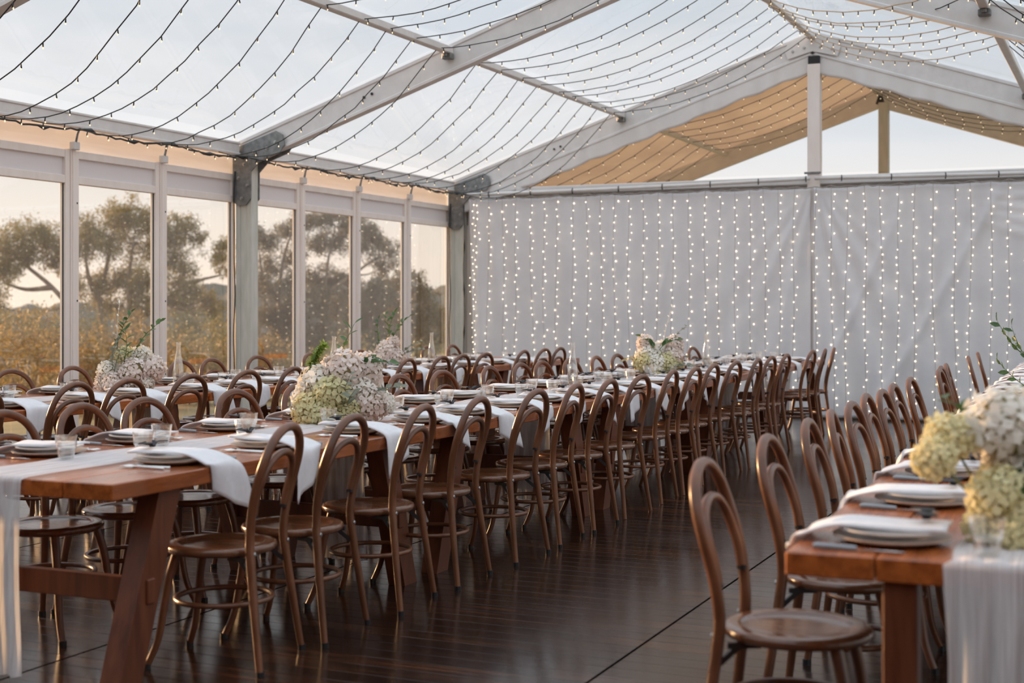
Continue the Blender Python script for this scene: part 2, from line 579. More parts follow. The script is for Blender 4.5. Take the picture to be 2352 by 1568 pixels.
# ---- floor: stained boards laid across, in two-metre deck panels
floor = tag(put('floor', None), 'dark stained timber deck of the marquee', None, None, 'structure')
BP = 0.115
joints = [-9.66, -7.695, -5.73, -3.765, -1.80, 0.165, 2.13]
sub = MB().cbox((-9.66, -3.4, -0.12), (2.13, 17.3, -0.024))
put('deck_base', sub.mesh('deck_base', 'black'), floor)
board_me = MB().cbox((0.006, 0.0008, -0.024), (1.959, BP - 0.0008, 0), 0.0012).mesh('deck_board', 'deck')
rest = MB()
for k in range(6):
    y = -3.335 - 0.115 * 0
    row = 0
    for row in range(int((17.2 + 3.335) / BP)):
        yy = -3.335 + row * BP
        if 1 <= k <= 4 and 2.95 <= yy <= 9.6 and not (k == 1 and yy < 7.5):
            put('deck_board', board_me, floor, (joints[k], yy, 0))
        else:
            rest.cbox((joints[k] + 0.006, yy + 0.0008, -0.024), (joints[k + 1] - 0.006, yy + BP - 0.0008, 0))
ro = put('deck_boards_far', rest.mesh('deck_boards_far', 'deck'), floor)
ro['kind'] = 'stuff'

# ---- ground outside
gm = MB()


def gz(x, y):
    d = max(0.0, -8.8 - x) + max(0.0, x - 2.5)
    return -0.55 - 0.035 * min(d, 90) - 0.25 * math.sin(x * 0.07 + y * 0.05)


gm.grid(60, 60, lambda u, v: (-190 + 260 * u, -60 + 320 * v, gz(-190 + 260 * u, -60 + 320 * v)))
tag(put('ground', gm.mesh('ground', 'grass', True)), 'dry paddock sloping away outside the marquee', None, None, 'structure')

# ---- left wall: posts, mullions, valance
wall_left = tag(put('wall_left', None), 'glazed side wall of the marquee on the left', None, None, 'structure')
XP = -8.37
XF = -8.53
box_post = [(-.095, -.06), (-.045, -.06), (-.045, -.05), (.045, -.05), (.045, -.06), (.095, -.06), (.095, .06), (.045, .06), (.045, .05), (-.045, .05), (-.045, .06), (-.095, .06)]
bolt_me = MB().lathe([(0, .016), (.011, .016), (.013, .011), (.013, .004), (.02, .004), (.02, 0)], 6).mesh('bolt', 'bolt')


def plate(poly, y, t=0.014):
    n = len(poly)
    m = MB()
    vs = [(x, y, z) for x, z in poly] + [(x, y + t, z) for x, z in poly]
    fs = [tuple(range(n)), tuple(range(2 * n - 1, n - 1, -1))] + [((i + 1) % n, i, n + i, n + (i + 1) % n) for i in range(n)]
    return m.add(vs, fs)


knee = [(-8.56, 2.44), (-8.50, 2.40), (-8.40, 2.40), (-8.335, 2.47), (-8.335, 2.74), (-8.22, 2.85), (-7.98, 2.93), (-7.93, 3.0), (-7.95, 3.10),
        (-8.03, 3.145), (-8.50, 3.0), (-8.56, 2.92)]
knee_bolts = [(-8.45, 2.47), (-8.38, 2.60), (-8.49, 2.68), (-8.42, 2.82), (-8.47, 2.93), (-8.30, 2.94), (-8.04, 3.03), (-8.14, 2.97)]
knee = [(x + .07, z) for x, z in knee]
knee_bolts = [(x + .07, z) for x, z in knee_bolts]
for y in FY[:3]:
    p = put('post', MB().extrude(box_post, (XP, y, 0), (XP, y, 2.98), up=(0, 1, 0)).mesh('post', 'post'), wall_left)
    g = put('knee_plate', plate(knee, y - 0.082).mesh('knee_plate', 'steel'), wall_left)
    for bx, bz in knee_bolts:
        put('bolt', bolt_me, g, (bx, y - 0.082, bz), (pi / 2, 0, 0))
    g2 = put('knee_plate', plate(knee, y + 0.066).mesh('knee_plate', 'steel'), wall_left)
# valance strips and eave beams, one per bay
for a, b in ((2.1, 7.07), (7.07, 12.06), (12.06, 17.03)):
    put('eave_beam', MB().extrude([(-.055, -.06), (.055, -.06), (.055, -.045), (.048, -.04), (.048, .04), (.06, .05), (.06, .065), (-.055, .065)],
                                  (XL, a + .10, ZE - .06), (XL, b - .10, ZE - .06)).mesh('eave_beam', 'alu'), wall_left)
    put('valance', MB().grid(60, 8, lambda u, v: (XF - .01 + .008 * math.sin(u * 47) * (1 - v) + .006 * math.sin(u * 110 + v * 4), a - .01 + (b - a + .02) * u, 2.70 + .28 * v),
                             .004).mesh('valance', 'valance', True), wall_left)

# windows
bays = [(8.28, 9.50), (9.50, 10.715), (10.715, 11.94), (12.18, 13.15), (13.15, 14.37), (14.37, 15.64), (15.64, 16.91)]
where = ['first window from the left edge', 'second window, framing the big gum tree', 'third window, just before the steel knee post', 'fourth window, just past the steel knee post',
         'fifth window, second past the knee post', 'sixth window, third past the knee post', 'seventh window, next to the white curtain']
WS = XF / XL
bays = [(a * WS, b * WS) for a, b in bays + [(7.18, 8.28), (5.85, 6.96), (4.63, 5.85), (3.42, 4.63), (2.25, 3.42)]]
where += ['window, %s before the left edge of the view' % q for q in ('first', 'second', 'third', 'fourth', 'fifth')]
mull_y = [v * WS for v in (3.42, 4.63, 5.85, 8.28, 9.50, 10.715, 13.15, 14.37, 15.64)]
for i, (a, b) in enumerate(bays):
    w = tag(put('window_%d' % (i + 1), None), 'tall aluminium framed ' + where[i], None, None, 'structure')
    a2, b2 = a + 0.028, b - 0.028
    fm = 0.058
    put('jamb', MB().cbox((XF - .03, a2, .0), (XF + .035, a2 + fm, 2.73), .004).mesh('jamb', 'frame'), w)
    put('jamb', MB().cbox((XF - .03, b2 - fm, .0), (XF + .035, b2, 2.73), .004).mesh('jamb', 'frame'), w)
    put('head_rail', MB().cbox((XF - .03, a2 + fm, 2.66), (XF + .03, b2 - fm, 2.73), .004).mesh('head_rail', 'frame'), w)
    put('transom', MB().cbox((XF - .03, a2 + fm, 2.435), (XF + .032, b2 - fm, 2.505), .004).mesh('transom', 'frame'), w)
    put('sill', MB().cbox((XF - .03, a2 + fm, 0), (XF + .045, b2 - fm, .13), .004).mesh('sill', 'frame'), w)
    put('infill_panel', MB().cbox((XF - .012, a2 + fm, 2.505), (XF + .002, b2 - fm, 2.66)).mesh('infill_panel', 'panel'), w)
    put('glass_pane', MB().cbox((XF - .004, a2 + fm, .13), (XF + .002, b2 - fm, 2.435)).mesh('glass_pane', 'pane'), w)
    gs = MB()
    for yy in (a2 + fm, b2 - fm - .006):
        gs.cbox((XF + .002, yy, .13), (XF + .012, yy + .006, 2.435))
    put('gasket', gs.mesh('gasket', 'black'), w)
for y in mull_y:
    m = put('mullion', MB().extrude([(-.028, -.05), (.028, -.05), (.028, .045), (.010, .045), (.010, .052), (-.010, .052), (-.010, .045), (-.028, .045)], (XF, y, 0), (XF, y, 2.74), up=(1, 0, 0)).mesh('mullion', 'frame'), wall_left)
    put('bracket', MB().cbox((XF + .03, y - .035, 2.73), (XF + .085, y + .045, 2.80), .006).mesh('bracket', 'alu'), m)
    put('strap', MB().tube([(XF + .07, y, 2.78), (XF + .085, y + .01, 2.87), (XF + .10, y + .04, 2.95)], [.014, .012, .012], 4).mesh('strap', 'steel'), m)
    for z in (.70, 1.40, 2.26):
        put('screw_hole', MB().cbox((XF + .034, y + .055, z), (XF + .038, y + .067, z + .016)).mesh('screw_hole', 'black'), m)
# black cable dropping down beside the posts
for y in (11.965, 16.935):
    pts = [(XP - .09 + .006 * math.sin(z * 5), y - .0 + .006 * math.sin(z * 9 + 1), z) for z in np.linspace(2.75, .1, 26)]
    tag(put('power_cable', MB().tube(pts, .008, 6).mesh('power_cable', 'wire', True)),
        'black cable running down the post between third and fourth windows' if y < 12 else 'black cable running down the corner post beside the seventh window', 'cable')

# ---- roof frame
ceiling = tag(put('ceiling', None), 'clear pitched marquee roof on an aluminium frame', None, None, 'structure')
raf = [(-.055, -.26), (.055, -.26), (.055, -.235), (.042, -.225), (.042, -.04), (.055, -.03), (.055, 0), (.02, 0), (.02, .012), (-.02, .012), (-.02, 0), (-.055, 0),
       (-.055, -.03), (-.042, -.04), (-.042, -.225), (-.055, -.235)]
for y in FY:
    for x0 in (XL, XR):
        put('rafter', MB().extrude(raf, (x0, y, ZE + .02), (XM, y, ZR + .02)).mesh('rafter', 'alu'), ceiling)
for y in FY[:3]:
    # apex plate and rafter bolt holes
    ap = put('apex_plate', plate([(XM - .34, 4.49), (XM - .30, 4.38), (XM, 4.46), (XM + .30, 4.38), (XM + .34, 4.49), (XM + .3, 4.58), (XM, 4.67), (XM - .3, 4.58)], y - .072).mesh('apex_plate', 'alu'), ceiling)
    for dx in (-.24, .24, -.1, .1):
        put('bolt', bolt_me, ap, (XM + dx, y - .072, 4.53 - abs(dx) * .25), (pi / 2, 0, 0))
    holes = MB()
    for dx in (0, .09):
        x = -6.95 + dx
        holes.cbox((x - .012, y - .0600, roof_z(x) - .125), (x + .012, y - .0435, roof_z(x) - .10), .004)
    put('bolt_holes', holes.mesh('bolt_holes', 'black'), ceiling)['kind'] = 'stuff'
for a, b in zip([-2.9, 2.1] + FY[:-1], [2.1] + FY):
    for x, nm in ((-6.0, 'purlin'), (-1.1, 'purlin'), (XM, 'ridge_beam')):
        z = roof_z(x)
        put(nm, MB().cbox((x - .04, a + .05, z - .075), (x + .04, b - .05, z - .005), .008).mesh(nm, 'alu'), ceiling)
for y in FY[:3]:
    for x in (-6.0, -1.1):
        z = roof_z(x)
        bm_ = MB().cbox((x - .05, y - .13, z - .13), (x + .05, y - .055, z - .075), .006).cbox((x - .02, y - .16, z - .11), (x + .02, y - .13, z - .08), .004)
        put('purlin_bracket', bm_.mesh('purlin_bracket', 'steel'), ceiling)
for a, b in zip([-2.9, 2.1] + FY[:-2], [2.1] + FY[:-1]):
    for x0, x1 in ((XL - .05, XM), (XR + .05, XM)):
        def sheet(u, v, a=a, b=b, x0=x0, x1=x1):
            x = x0 + (x1 - x0) * u
            sag = .022 * math.sin(pi * u) * math.sin(pi * v) + .006 * math.sin(9 * u + 14 * v) * math.sin(pi * v)
            return (x, a + (b - a) * v, roof_z(x) + .035 - sag)
        put('roof_sheet', MB().grid(14, 12, sheet).mesh('roof_sheet', 'pvc_clear', True), ceiling)

# far bay beyond the curtain: fabric roof, clear gable ends
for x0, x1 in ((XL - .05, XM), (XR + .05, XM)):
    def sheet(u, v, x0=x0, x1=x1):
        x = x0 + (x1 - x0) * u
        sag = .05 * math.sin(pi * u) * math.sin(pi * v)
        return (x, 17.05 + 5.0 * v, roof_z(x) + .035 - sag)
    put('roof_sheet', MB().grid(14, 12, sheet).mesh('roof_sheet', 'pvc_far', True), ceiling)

# ---- back wall: cross beam, king post, gable, light-blocking panel added behind the curtain
wall_back = tag(put('wall_back', None), 'gable end wall of the marquee behind the light curtain', None, None, 'structure')
put('cross_beam', MB().cbox((XL + .1, 16.99, 2.84), (XR - .1, 17.09, 2.945), .01).mesh('cross_beam', 'pvc_white'), wall_back)
kp = [(-.075, -.07), (.075, -.07), (.075, -.05), (.066, -.045), (.066, .045), (.075, .05), (.075, .07), (-.075, .07), (-.075, .05), (-.066, .045), (-.066, -.045), (-.075, -.05)]
put('king_post', MB().extrude(kp, (-3.53, 17.0, 0.0), (-3.53, 17.0, 4.30), up=(0, 1, 0)).mesh('king_post', 'frame'), wall_back)
put('king_post_head', MB().cbox((-3.60, 16.94, 4.30), (-3.46, 17.07, 4.40), .006).mesh('king_post_head', 'black'), wall_back)
put('king_post_clamp', MB().cbox((-3.64, 16.91, 2.965), (-3.44, 16.94, 2.99), .004).mesh('king_post_clamp', 'steel'), wall_back)
put('light_block_panel', MB().cbox((XL + .1, 17.10, 0), (XR - .1, 17.12, 2.95)).mesh('light_block_panel', 'pvc_white'), wall_back)  # unseen backing, added so no light comes through from behind the curtain
for sgn in (-1, 1):
    x0 = XL + .11 if sgn < 0 else XR - .11
    n = 90

    def strip(u, v, x0=x0):
        x = x0 + (XM - x0) * u
        top = roof_z(x) - .235
        h = .23 + .012 * math.sin(u * 60)
        return (x, 17.0 - .02 * v * math.sin(u * 130) * (.5 + .5 * math.sin(u * 37)) - .012, top - h * v)
    put('gable_strip', MB().grid(n, 6, strip, .003).mesh('gable_strip', 'pvc_white', True), wall_back)
put('gable_sheet', MB().add([(XL + .2, 17.05, 2.98), (XR - .2, 17.05, 2.98), (XM, 17.05, 4.5)], [(0, 1, 2)]).mesh('gable_sheet', 'pvc_clear'), wall_back)
# far frame
for x in (XL, XR):
    put('far_post', MB().extrude(box_post, (x, 22.0, 0), (x, 22.0, 2.98), up=(0, 1, 0)).mesh('far_post', 'post'), wall_back)
put('far_king_post', MB().extrude(kp, (-3.5, 22.0, 0.0), (-3.5, 22.0, 4.5), up=(0, 1, 0)).mesh('far_king_post', 'post'), wall_back)
put('far_cross_beam', MB().cbox((XL, 21.95, 2.2), (XR, 22.05, 2.32), .01).mesh('far_cross_beam', 'alu'), wall_back)
# right-hand side: posts and eave beam, open to the evening sky
wall_right = tag(put('wall_right', None), 'open side of the marquee on the right', None, None, 'structure')
for y in FY[:3]:
    put('post', MB().extrude(box_post, (XR, y, 0), (XR, y, 2.98), up=(0, 1, 0)).mesh('post', 'post'), wall_right)
for a, b in ((-2.9, 7.07), (7.07, 12.06), (12.06, 17.03)):
    put('eave_beam', MB().cbox((XR - .06, a + .1, 2.92), (XR + .06, b - .1, 3.04), .006).mesh('eave_beam', 'alu'), wall_right)
for wl, x in ((wall_left, XL), (wall_right, XR)):
    put('light_block_panel', MB().cbox((x - .03, -3.2, 0), (x + .03, 2.1, 3.0)).mesh('light_block_panel', 'leg'), wl)  # unseen solid sides added near the camera to cut light on table ends
# unseen wall added behind the camera to darken the faces turned towards it
light_block_wall = tag(put('light_block_wall', MB().cbox((XL, -3.3, 0), (XR, -3.2, 4.2)).mesh('light_block_wall', 'leg')), 'unseen dark wall added behind the camera to block light', None, None, 'structure')

# ---- curtain backdrop in two lengths, on two poles with rings
def fold(x, z, x0, x1, xc):
    """depth of the cloth folds: soft vertical ripples, creases fanning from the top of the king post"""
    h = 2.84 - z
    d = .010 * math.sin(x * 9.3 + 1.1) * min(1, h * 1.3) + .006 * math.sin(x * 21 + 2.2 * math.sin(x * 3.1))
    r = math.hypot(x - xc, h + .05)
    a = math.atan2(x - xc, h + .05)
    fan = math.exp(-(a / .55) ** 2)
    d += .022 * fan * math.sin(a * 26 + .6) * min(1, r * 1.2) * math.exp(-r * .28)
    d += .014 * math.exp(-((x - x0 - .25 - .16 * h) / .09) ** 2) * min(1, h)
    d += .016 * math.exp(-((x + 1.3 + .55 * h) / .07) ** 2) + .014 * math.exp(-((x + 2.35 + .45 * h) / .06) ** 2) * min(1, h)
    d += .012 * math.exp(-((x + 5.15 + .22 * h) / .06) ** 2) * min(1, h)
    if x > -2.0:
        k = x + 2.0
        for q in range(4):
            zc = 2.68 - .05 * q - (.08 + .13 * q) * math.sin(min(1.0, k / 1.7) * pi * .5) + .05 * max(0, k - 1.2)
            d += .011 * math.exp(-((z - zc) / (.028 + .01 * q)) ** 2) * min(1.0, k * 1.2)
    return d * 1.7


for nm, a, b, lab in (('backdrop_curtain', -8.16, -3.56, 'long white backdrop curtain left of the white king post'),
                      ('backdrop_curtain', -3.53, 1.25, 'white backdrop curtain right of the king post, with sagging creases')):
    def cloth(u, v, a=a, b=b):
        x = a + (b - a) * u
        scall = .018 * abs(math.sin((x - a) * pi / .66))
        z = .02 + (2.80 - .02 - scall) * v
        xx = x + (.10 * (1 - v) * math.exp(-((x + 8.16) / .25) ** 2) if a < -5 else 0)
        return (xx, 16.90 - fold(x, z, -8.16, 1.25, -3.52), z)
    tag(put(nm, MB().grid(260, 70, cloth, .003).mesh(nm, 'curtain', True)), lab, 'curtain')
ring = [(.035 * math.cos(t), 0, .035 * math.sin(t)) for t in np.linspace(0, 2 * pi, 14)[:-1]]
ring_me = MB().tube([(0, y, z) for y, _, z in ring], .006, 5, closed=True).mesh('ring', 'wire')
for a, b, z0, z1, lab in ((-8.16, -3.56, 2.855, 2.905, 'grey curtain pole carrying the left backdrop curtain'), (-3.50, 1.28, 2.905, 2.87, 'grey curtain pole carrying the right backdrop curtain')):
    pole = thing('curtain_pole', lab, 'pole', (a, 16.86, 0))
    n = 20
    put('rod', MB().tube([((b - a) * k / n, 0, z0 + (z1 - z0) * k / n - .012 * math.sin(pi * k / n)) for k in range(n + 1)], .024, 12).mesh('rod', 'alu', True), pole)
    x = .32
    while x < b - a:
        put('ring', ring_me, pole, (x, 0, z0 + (z1 - z0) * x / (b - a) - .012 * math.sin(pi * x / (b - a)) - .004), (0, 0, .2))
        x += .62 + random.uniform(-.04, .04)

# ---- curtain light: header cable, hanging strands, each with its row of micro bulbs
bulb_geo = [(0, -.0075), (.0044, -.0033), (.0044, .0033), (0, .0075)]
lc = thing('light_curtain', 'warm micro bulb light curtain hanging in front of the white backdrop', 'string lights', (0, 16.84, 0))
strands_x = [-8.09, -8.02, -7.83, -7.62, -7.43, -7.23, -7.04, -6.86, -6.63, -6.43, -6.24, -6.06, -5.87, -5.68, -5.47, -5.27, -5.06, -4.86, -4.67, -4.49, -4.30, -4.12, -3.93, -3.74,
             -3.49, -3.31, -3.11, -2.90, -2.72, -2.50, -2.33, -2.13, -1.88, -1.70, -1.47, -1.28, -1.08, -.88, -.68, -.48, -.28]
hp = []
for k, x in enumerate(strands_x):
    hp.append((x, 0, 2.80 + .01 * (k % 2)))
    if k < len(strands_x) - 1:
        hp.append(((x + strands_x[k + 1]) / 2, 0, 2.782))
put('header_cable', MB().tube(hp, .006, 5).mesh('header_cable', 'wire_thin', True), lc)
for k, x in enumerate(strands_x):
    rs = random.Random(k * 13 + 5)
    lean = rs.uniform(-.05, .05)
    z = 2.80
    pts, bulbs = [], MB()
    nb = 0
    zz = 2.70 + rs.uniform(-.03, .03)
    while z > .06:
        f = 1 - z / 2.8
        pts.append((x + lean * f + .012 * math.sin(z * 3 + k), .01 * math.sin(z * 4 + k * 2), z))
        z -= .17
    while zz > .08:
        f = 1 - zz / 2.8
        sx = rs.uniform(-.035, .035)
        bxx = x + lean * f + .012 * math.sin(zz * 3 + k) + sx
        off = rs.uniform(.007, .013) if rs.random() < .42 else rs.uniform(.02, .05)
        sc_ = rs.uniform(.75, 1.15)
        bulbs.lathe([(r * sc_, h * sc_) for r, h in bulb_geo], 6, (bxx, 16.90 - fold(bxx, zz, -8.16, 1.25, -3.52) - off - 16.84, zz))
        zz -= .094 + rs.uniform(-.012, .012)
    st = put('strand', MB().tube(pts, .0022, 4).mesh('strand', 'wire_thin', True), lc)
    bo = put('bulbs', bulbs.mesh('bulbs', 'bulb_curtain', True), st)
    bo['kind'] = 'stuff'
# black plugs on the leftmost strand cable
tag(put('power_lead', MB().tube([(-8.20 + .01 * math.sin(z * 6), 16.84, z) for z in np.linspace(2.72, .1, 24)], [.006 if k % 5 else .016 for k in range(24)], 6).mesh('power_lead', 'wire', True)),
    'black lead with plugs hanging at the left edge of the curtain', 'cable')

# ================================================================== trees and scrub outside the windows
TREE_A = ([[(-38.77, 44.04, -0.34), (-38.93, 43.97, 1.06), (-39.65, 43.65, 2.11), (-40.61, 43.22, 2.99), (-41.09, 43.01, 3.51)], [(-38.93, 43.97, 1.06), (-39.17, 43.86, 2.46), (-39.49, 43.72, 3.51)], [(-39.65, 43.65, 2.11), (-40.61, 43.22, 2.03), (-41.41, 42.87, 2.29)]],
  [(-41.0, 42.38, 3.65, 0.82), (-40.66, 43.33, 4.07, 0.9), (-39.85, 43.24, 4.21, 0.78), (-39.42, 43.98, 3.86, 0.71), (-39.74, 43.84, 3.2, 0.59), (-40.83, 42.33, 2.81, 0.59), (-41.23, 41.6, 1.59, 0.88), (-42.04, 43.42, 3.16, 0.78), (-40.21, 42.96, 3.34, 0.59), (-41.65, 42.11, 2.46, 0.78)])
TREE_B = ([[(-37.81, 44.47, -0.86), (-37.73, 44.5, 0.36), (-37.92, 44.42, 1.59), (-37.65, 44.54, 2.99), (-37.38, 44.66, 4.56)], [(-36.42, 45.09, -0.34), (-36.61, 45.0, 0.71), (-36.84, 44.9, 1.59), (-36.77, 44.93, 3.16), (-36.61, 45.0, 4.39)], [(-36.84, 44.9, 1.59), (-35.97, 45.29, 2.46), (-35.17, 45.64, 3.34)], [(-37.92, 44.42, 1.59), (-38.29, 44.25, 2.46), (-38.45, 44.18, 3.51)], [(-36.61, 45.0, 0.71), (-35.49, 45.5, 1.59), (-34.53, 45.93, 2.29), (-33.5, 46.39, 2.6)]],
  [(-38.02, 45.59, 4.88, 0.78), (-36.9, 44.8, 5.05, 0.82), (-36.58, 45.8, 4.83, 0.74), (-38.16, 44.26, 4.53, 0.71), (-38.54, 44.43, 3.86, 0.67), (-37.3, 43.97, 3.86, 0.67), (-36.81, 45.23, 3.86, 0.74), (-36.32, 45.85, 3.86, 0.63), (-38.15, 44.37, 2.2, 0.71), (-37.58, 45.1, 2.46, 0.71), (-36.71, 45.31, 2.2, 0.67), (-35.74, 44.54, 2.38, 0.63), (-35.51, 45.97, 4.0, 0.59), (-35.28, 45.8, 3.16, 0.71), (-34.7, 45.44, 2.46, 0.67), (-34.11, 45.31, 1.97, 0.55), (-35.34, 46.1, 4.7, 0.47), (-34.65, 45.83, 4.56, 0.51), (-34.38, 46.26, 4.12, 0.39), (-34.36, 46.61, 1.59, 0.51), (-35.51, 45.97, 1.59, 0.71), (-34.18, 46.86, 1.03, 0.59), (-33.43, 46.25, 3.34, 0.51), (-33.36, 46.82, 2.78, 0.39), (-33.18, 46.46, 3.86, 0.39), (-38.07, 45.26, 1.41, 0.67), (-37.07, 45.59, 1.33, 0.67), (-35.7, 44.67, 1.41, 0.59)])
TREE_C = ([[(-34.69, 52.42, -1.29), (-34.61, 52.46, 0.26), (-34.69, 52.42, 1.61), (-34.52, 52.5, 3.36), (-34.16, 52.66, 4.71)], [(-33.01, 53.17, -1.29), (-32.96, 53.19, 0.26), (-32.84, 53.25, 1.81), (-32.66, 53.33, 3.55), (-32.39, 53.45, 4.91)], [(-32.84, 53.25, 1.81), (-31.69, 53.76, 2.77), (-30.62, 54.23, 3.55)], [(-34.69, 52.42, 1.61), (-35.31, 52.15, 2.58), (-35.49, 52.07, 3.74)]],
  [(-35.15, 51.53, 4.42, 0.61), (-34.81, 51.83, 4.13, 0.61), (-34.63, 53.33, 4.67, 0.61), (-33.84, 52.7, 5.06, 0.52), (-33.37, 53.25, 5.16, 0.61), (-32.41, 53.01, 5.29, 0.69), (-31.87, 53.7, 5.16, 0.65), (-31.07, 53.8, 4.71, 0.65), (-30.48, 54.01, 4.29, 0.61), (-30.22, 54.56, 3.7, 0.56), (-30.5, 54.43, 3.12, 0.52), (-33.58, 53.74, 4.13, 0.65), (-32.54, 53.78, 4.29, 0.69), (-31.81, 54.52, 3.94, 0.61), (-35.44, 52.77, 3.16, 0.61), (-34.52, 53.37, 3.55, 0.56), (-35.63, 52.43, 2.29, 0.78), (-34.23, 51.85, 2.39, 0.74), (-33.87, 53.62, 2.58, 0.74), (-33.11, 54.2, 2.58, 0.74), (-32.17, 54.37, 2.43, 0.65), (-35.26, 52.37, 0.99, 0.91), (-34.43, 53.15, 1.19, 0.91), (-32.8, 52.44, 1.38, 0.91), (-32.39, 54.39, 1.32, 0.91), (-34.6, 52.68, 0.02, 0.91), (-32.76, 52.61, 0.16, 1.0), (-34.96, 51.12, -0.42, 0.87), (-34.17, 53.62, -0.91, 0.87)])
TREE_D = ([[(-24.98, 43.61, -1.09), (-24.95, 43.62, 0.16), (-24.87, 43.66, 1.41)], [(-24.91, 43.64, 0.16), (-25.05, 43.58, 1.09), (-25.15, 43.53, 1.56)]],
  [(-25.51, 44.34, 1.56, 0.63), (-24.43, 43.14, 1.69, 0.56), (-25.24, 44.19, 0.75, 0.74), (-25.19, 43.32, 0.0, 0.7), (-24.26, 43.13, -0.08, 0.74), (-24.64, 43.54, 2.11, 0.35), (-25.57, 43.79, 0.78, 0.53)])
TREE_E = ([[(-24.53, 46.0, -1.19), (-24.56, 45.99, 0.11), (-24.62, 45.96, 1.41), (-24.64, 45.95, 2.14)], [(-24.56, 45.99, 0.43), (-24.13, 46.18, 1.25)]],
  [(-25.28, 46.26, 2.03, 0.51), (-24.38, 45.34, 2.25, 0.51), (-24.39, 46.25, 1.86, 0.51), (-23.72, 45.63, 1.33, 0.51), (-25.34, 46.11, 0.89, 0.69), (-24.33, 45.72, 0.73, 0.69), (-23.98, 46.85, 0.84, 0.51), (-25.03, 46.82, -0.14, 0.69), (-23.91, 46.29, -0.05, 0.62)])
SHRUBS = [(-25.43, 25.9, 0.33, 0.8, 1), (-21.76, 23.16, 0.31, 0.75, 1), (-25.39, 28.11, 0.38, 0.79, 1), (-19.19, 22.11, 0.25, 0.66, 1), (-25.44, 30.27, 0.21, 0.71, 1), (-19.44, 24.18, 0.17, 0.66, 1), (-25.12, 32.6, 0.15, 0.75, 0), (-19.46, 26.37, 0.09, 0.7, 1), (-22.46, 31.6, 0.33, 0.71, 0), (-31.41, 34.18, 0.58, 0.76, 0), (-30.21, 36.91, 0.47, 0.72, 1), (-29.6, 39.37, 0.66, 0.75, 0), (-19.32, 28.62, -0.1, 0.74, 1), (-18.44, 29.01, -0.2, 0.74, 0), (-18.5, 31.17, -0.29, 0.79, 0), (-18.44, 33.39, -0.39, 0.71, 0), (-18.5, 35.55, -0.48, 0.75, 0), (-34.02, 35.21, 0.68, 0.79, 0), (-34.26, 39.48, 0.55, 0.78, 0)]


def quads_mesh(name, P, mat):
    """P: (n, 4, 3) array of quads"""
    n = len(P)
    me = bpy.data.meshes.new(name)
    me.vertices.add(n * 4)
    me.vertices.foreach_set('co', P.reshape(-1).astype(np.float32))
    me.loops.add(n * 4)
    me.loops.foreach_set('vertex_index', np.arange(n * 4, dtype=np.int32))
    me.polygons.add(n)
    me.polygons.foreach_set('loop_start', np.arange(n, dtype=np.int32) * 4)
    me.materials.append(M[mat])
    me.update(calc_edges=True)
    return me


def leaf_quads(c, r, n, ln, wd, squash=.8):
    d = RNG.normal(size=(n, 3))
    d /= np.linalg.norm(d, axis=1)[:, None]
    rad = r * RNG.uniform(.1, 1.25, n) ** .6
    p = np.array(c) + d * rad[:, None] * np.array([1, 1, squash])
    # break the ball up into tufts
    k = RNG.integers(0, 26, n)
    tc_ = RNG.normal(size=(26, 3))
    tc_ /= np.linalg.norm(tc_, axis=1)[:, None]
    tuft = np.array(c) + tc_ * r * np.array([1, 1, squash]) * RNG.uniform(.35, 1.65, 26)[:, None]
    p = p * .18 + (tuft[k] + RNG.normal(size=(n, 3)) * r * .20) * .82
    a = RNG.normal(size=(n, 3)) + np.array([0, 0, -.7])
    a /= np.linalg.norm(a, axis=1)[:, None]
    s_ = np.cross(a, RNG.normal(size=(n, 3)))
    s_ /= np.linalg.norm(s_, axis=1)[:, None]
    L_ = (ln * RNG.uniform(.6, 1.3, n))[:, None]
    w_ = wd * .5
    return np.stack([p, p + a * L_ * .5 + s_ * w_, p + a * L_, p + a * L_ * .5 - s_ * w_], axis=1)


def make_tree(label, spec, mat, dens=1.0, r0=.17):
    trunks, clumps = spec
    bx, by, bz = trunks[0][0]
    base = (bx, by, gz(bx, by) - .1)
    t = thing('gum_tree', label, 'tree', base, 0, 'gum trees outside the windows')
    o = Vector(base)
    wood = MB()
    nodes = []
    for q, tr in enumerate(trunks):
        pts = [Vector(p) for p in tr]
        if q == 0 or pts[0].z < trunks[0][0][2] + .3:
            pts = [Vector((pts[0].x, pts[0].y, gz(pts[0].x, pts[0].y) - .1))] + pts
        pts = catmull(pts, 4)
        n = len(pts)
        a = r0 if q == 0 else r0 * .75
        wood.tube([p - o for p in pts], [a * (1 - .75 * k / (n - 1)) for k in range(n)], 7)
        nodes += [(p, a * (1 - .75 * k / (n - 1))) for k, p in enumerate(pts) if k > n * .3]
    for x, y, z, r in clumps:
        c = Vector((x, y, z))
        best = min(nodes, key=lambda nd: (nd[0] - c).length + 2.2 * max(0, nd[0].z - c.z + .3))
        a = best[0]
        mid = (a + c) / 2 + Vector((0, 0, -.12 * (c - a).length))
        wood.tube([p - o for p in catmull([a, mid, c], 4)], [max(.025, min(best[1] * .6, .07)) * (1 - .08 * k) for k in range(9)], 5)
        for k in range(7):
            d = Vector(RNG.normal(size=3)).normalized() * r * random.uniform(.6, 1.0)
            wood.tube([c - o + (mid - c) * .25, c - o + d * .5 + Vector((0, 0, .06)), c - o + d], [.03, .02, .008], 4, cap=False)
    put('trunk', wood.mesh('trunk', 'bark', True), t)
    Q = np.concatenate([leaf_quads((x - o.x, y - o.y, z - o.z), r, int(1700 * r * r * dens / .45) + 150, .13, .04) for x, y, z, r in clumps])
    f = put('foliage', quads_mesh('foliage', Q, mat), t)
    f['kind'] = 'stuff'
    return t


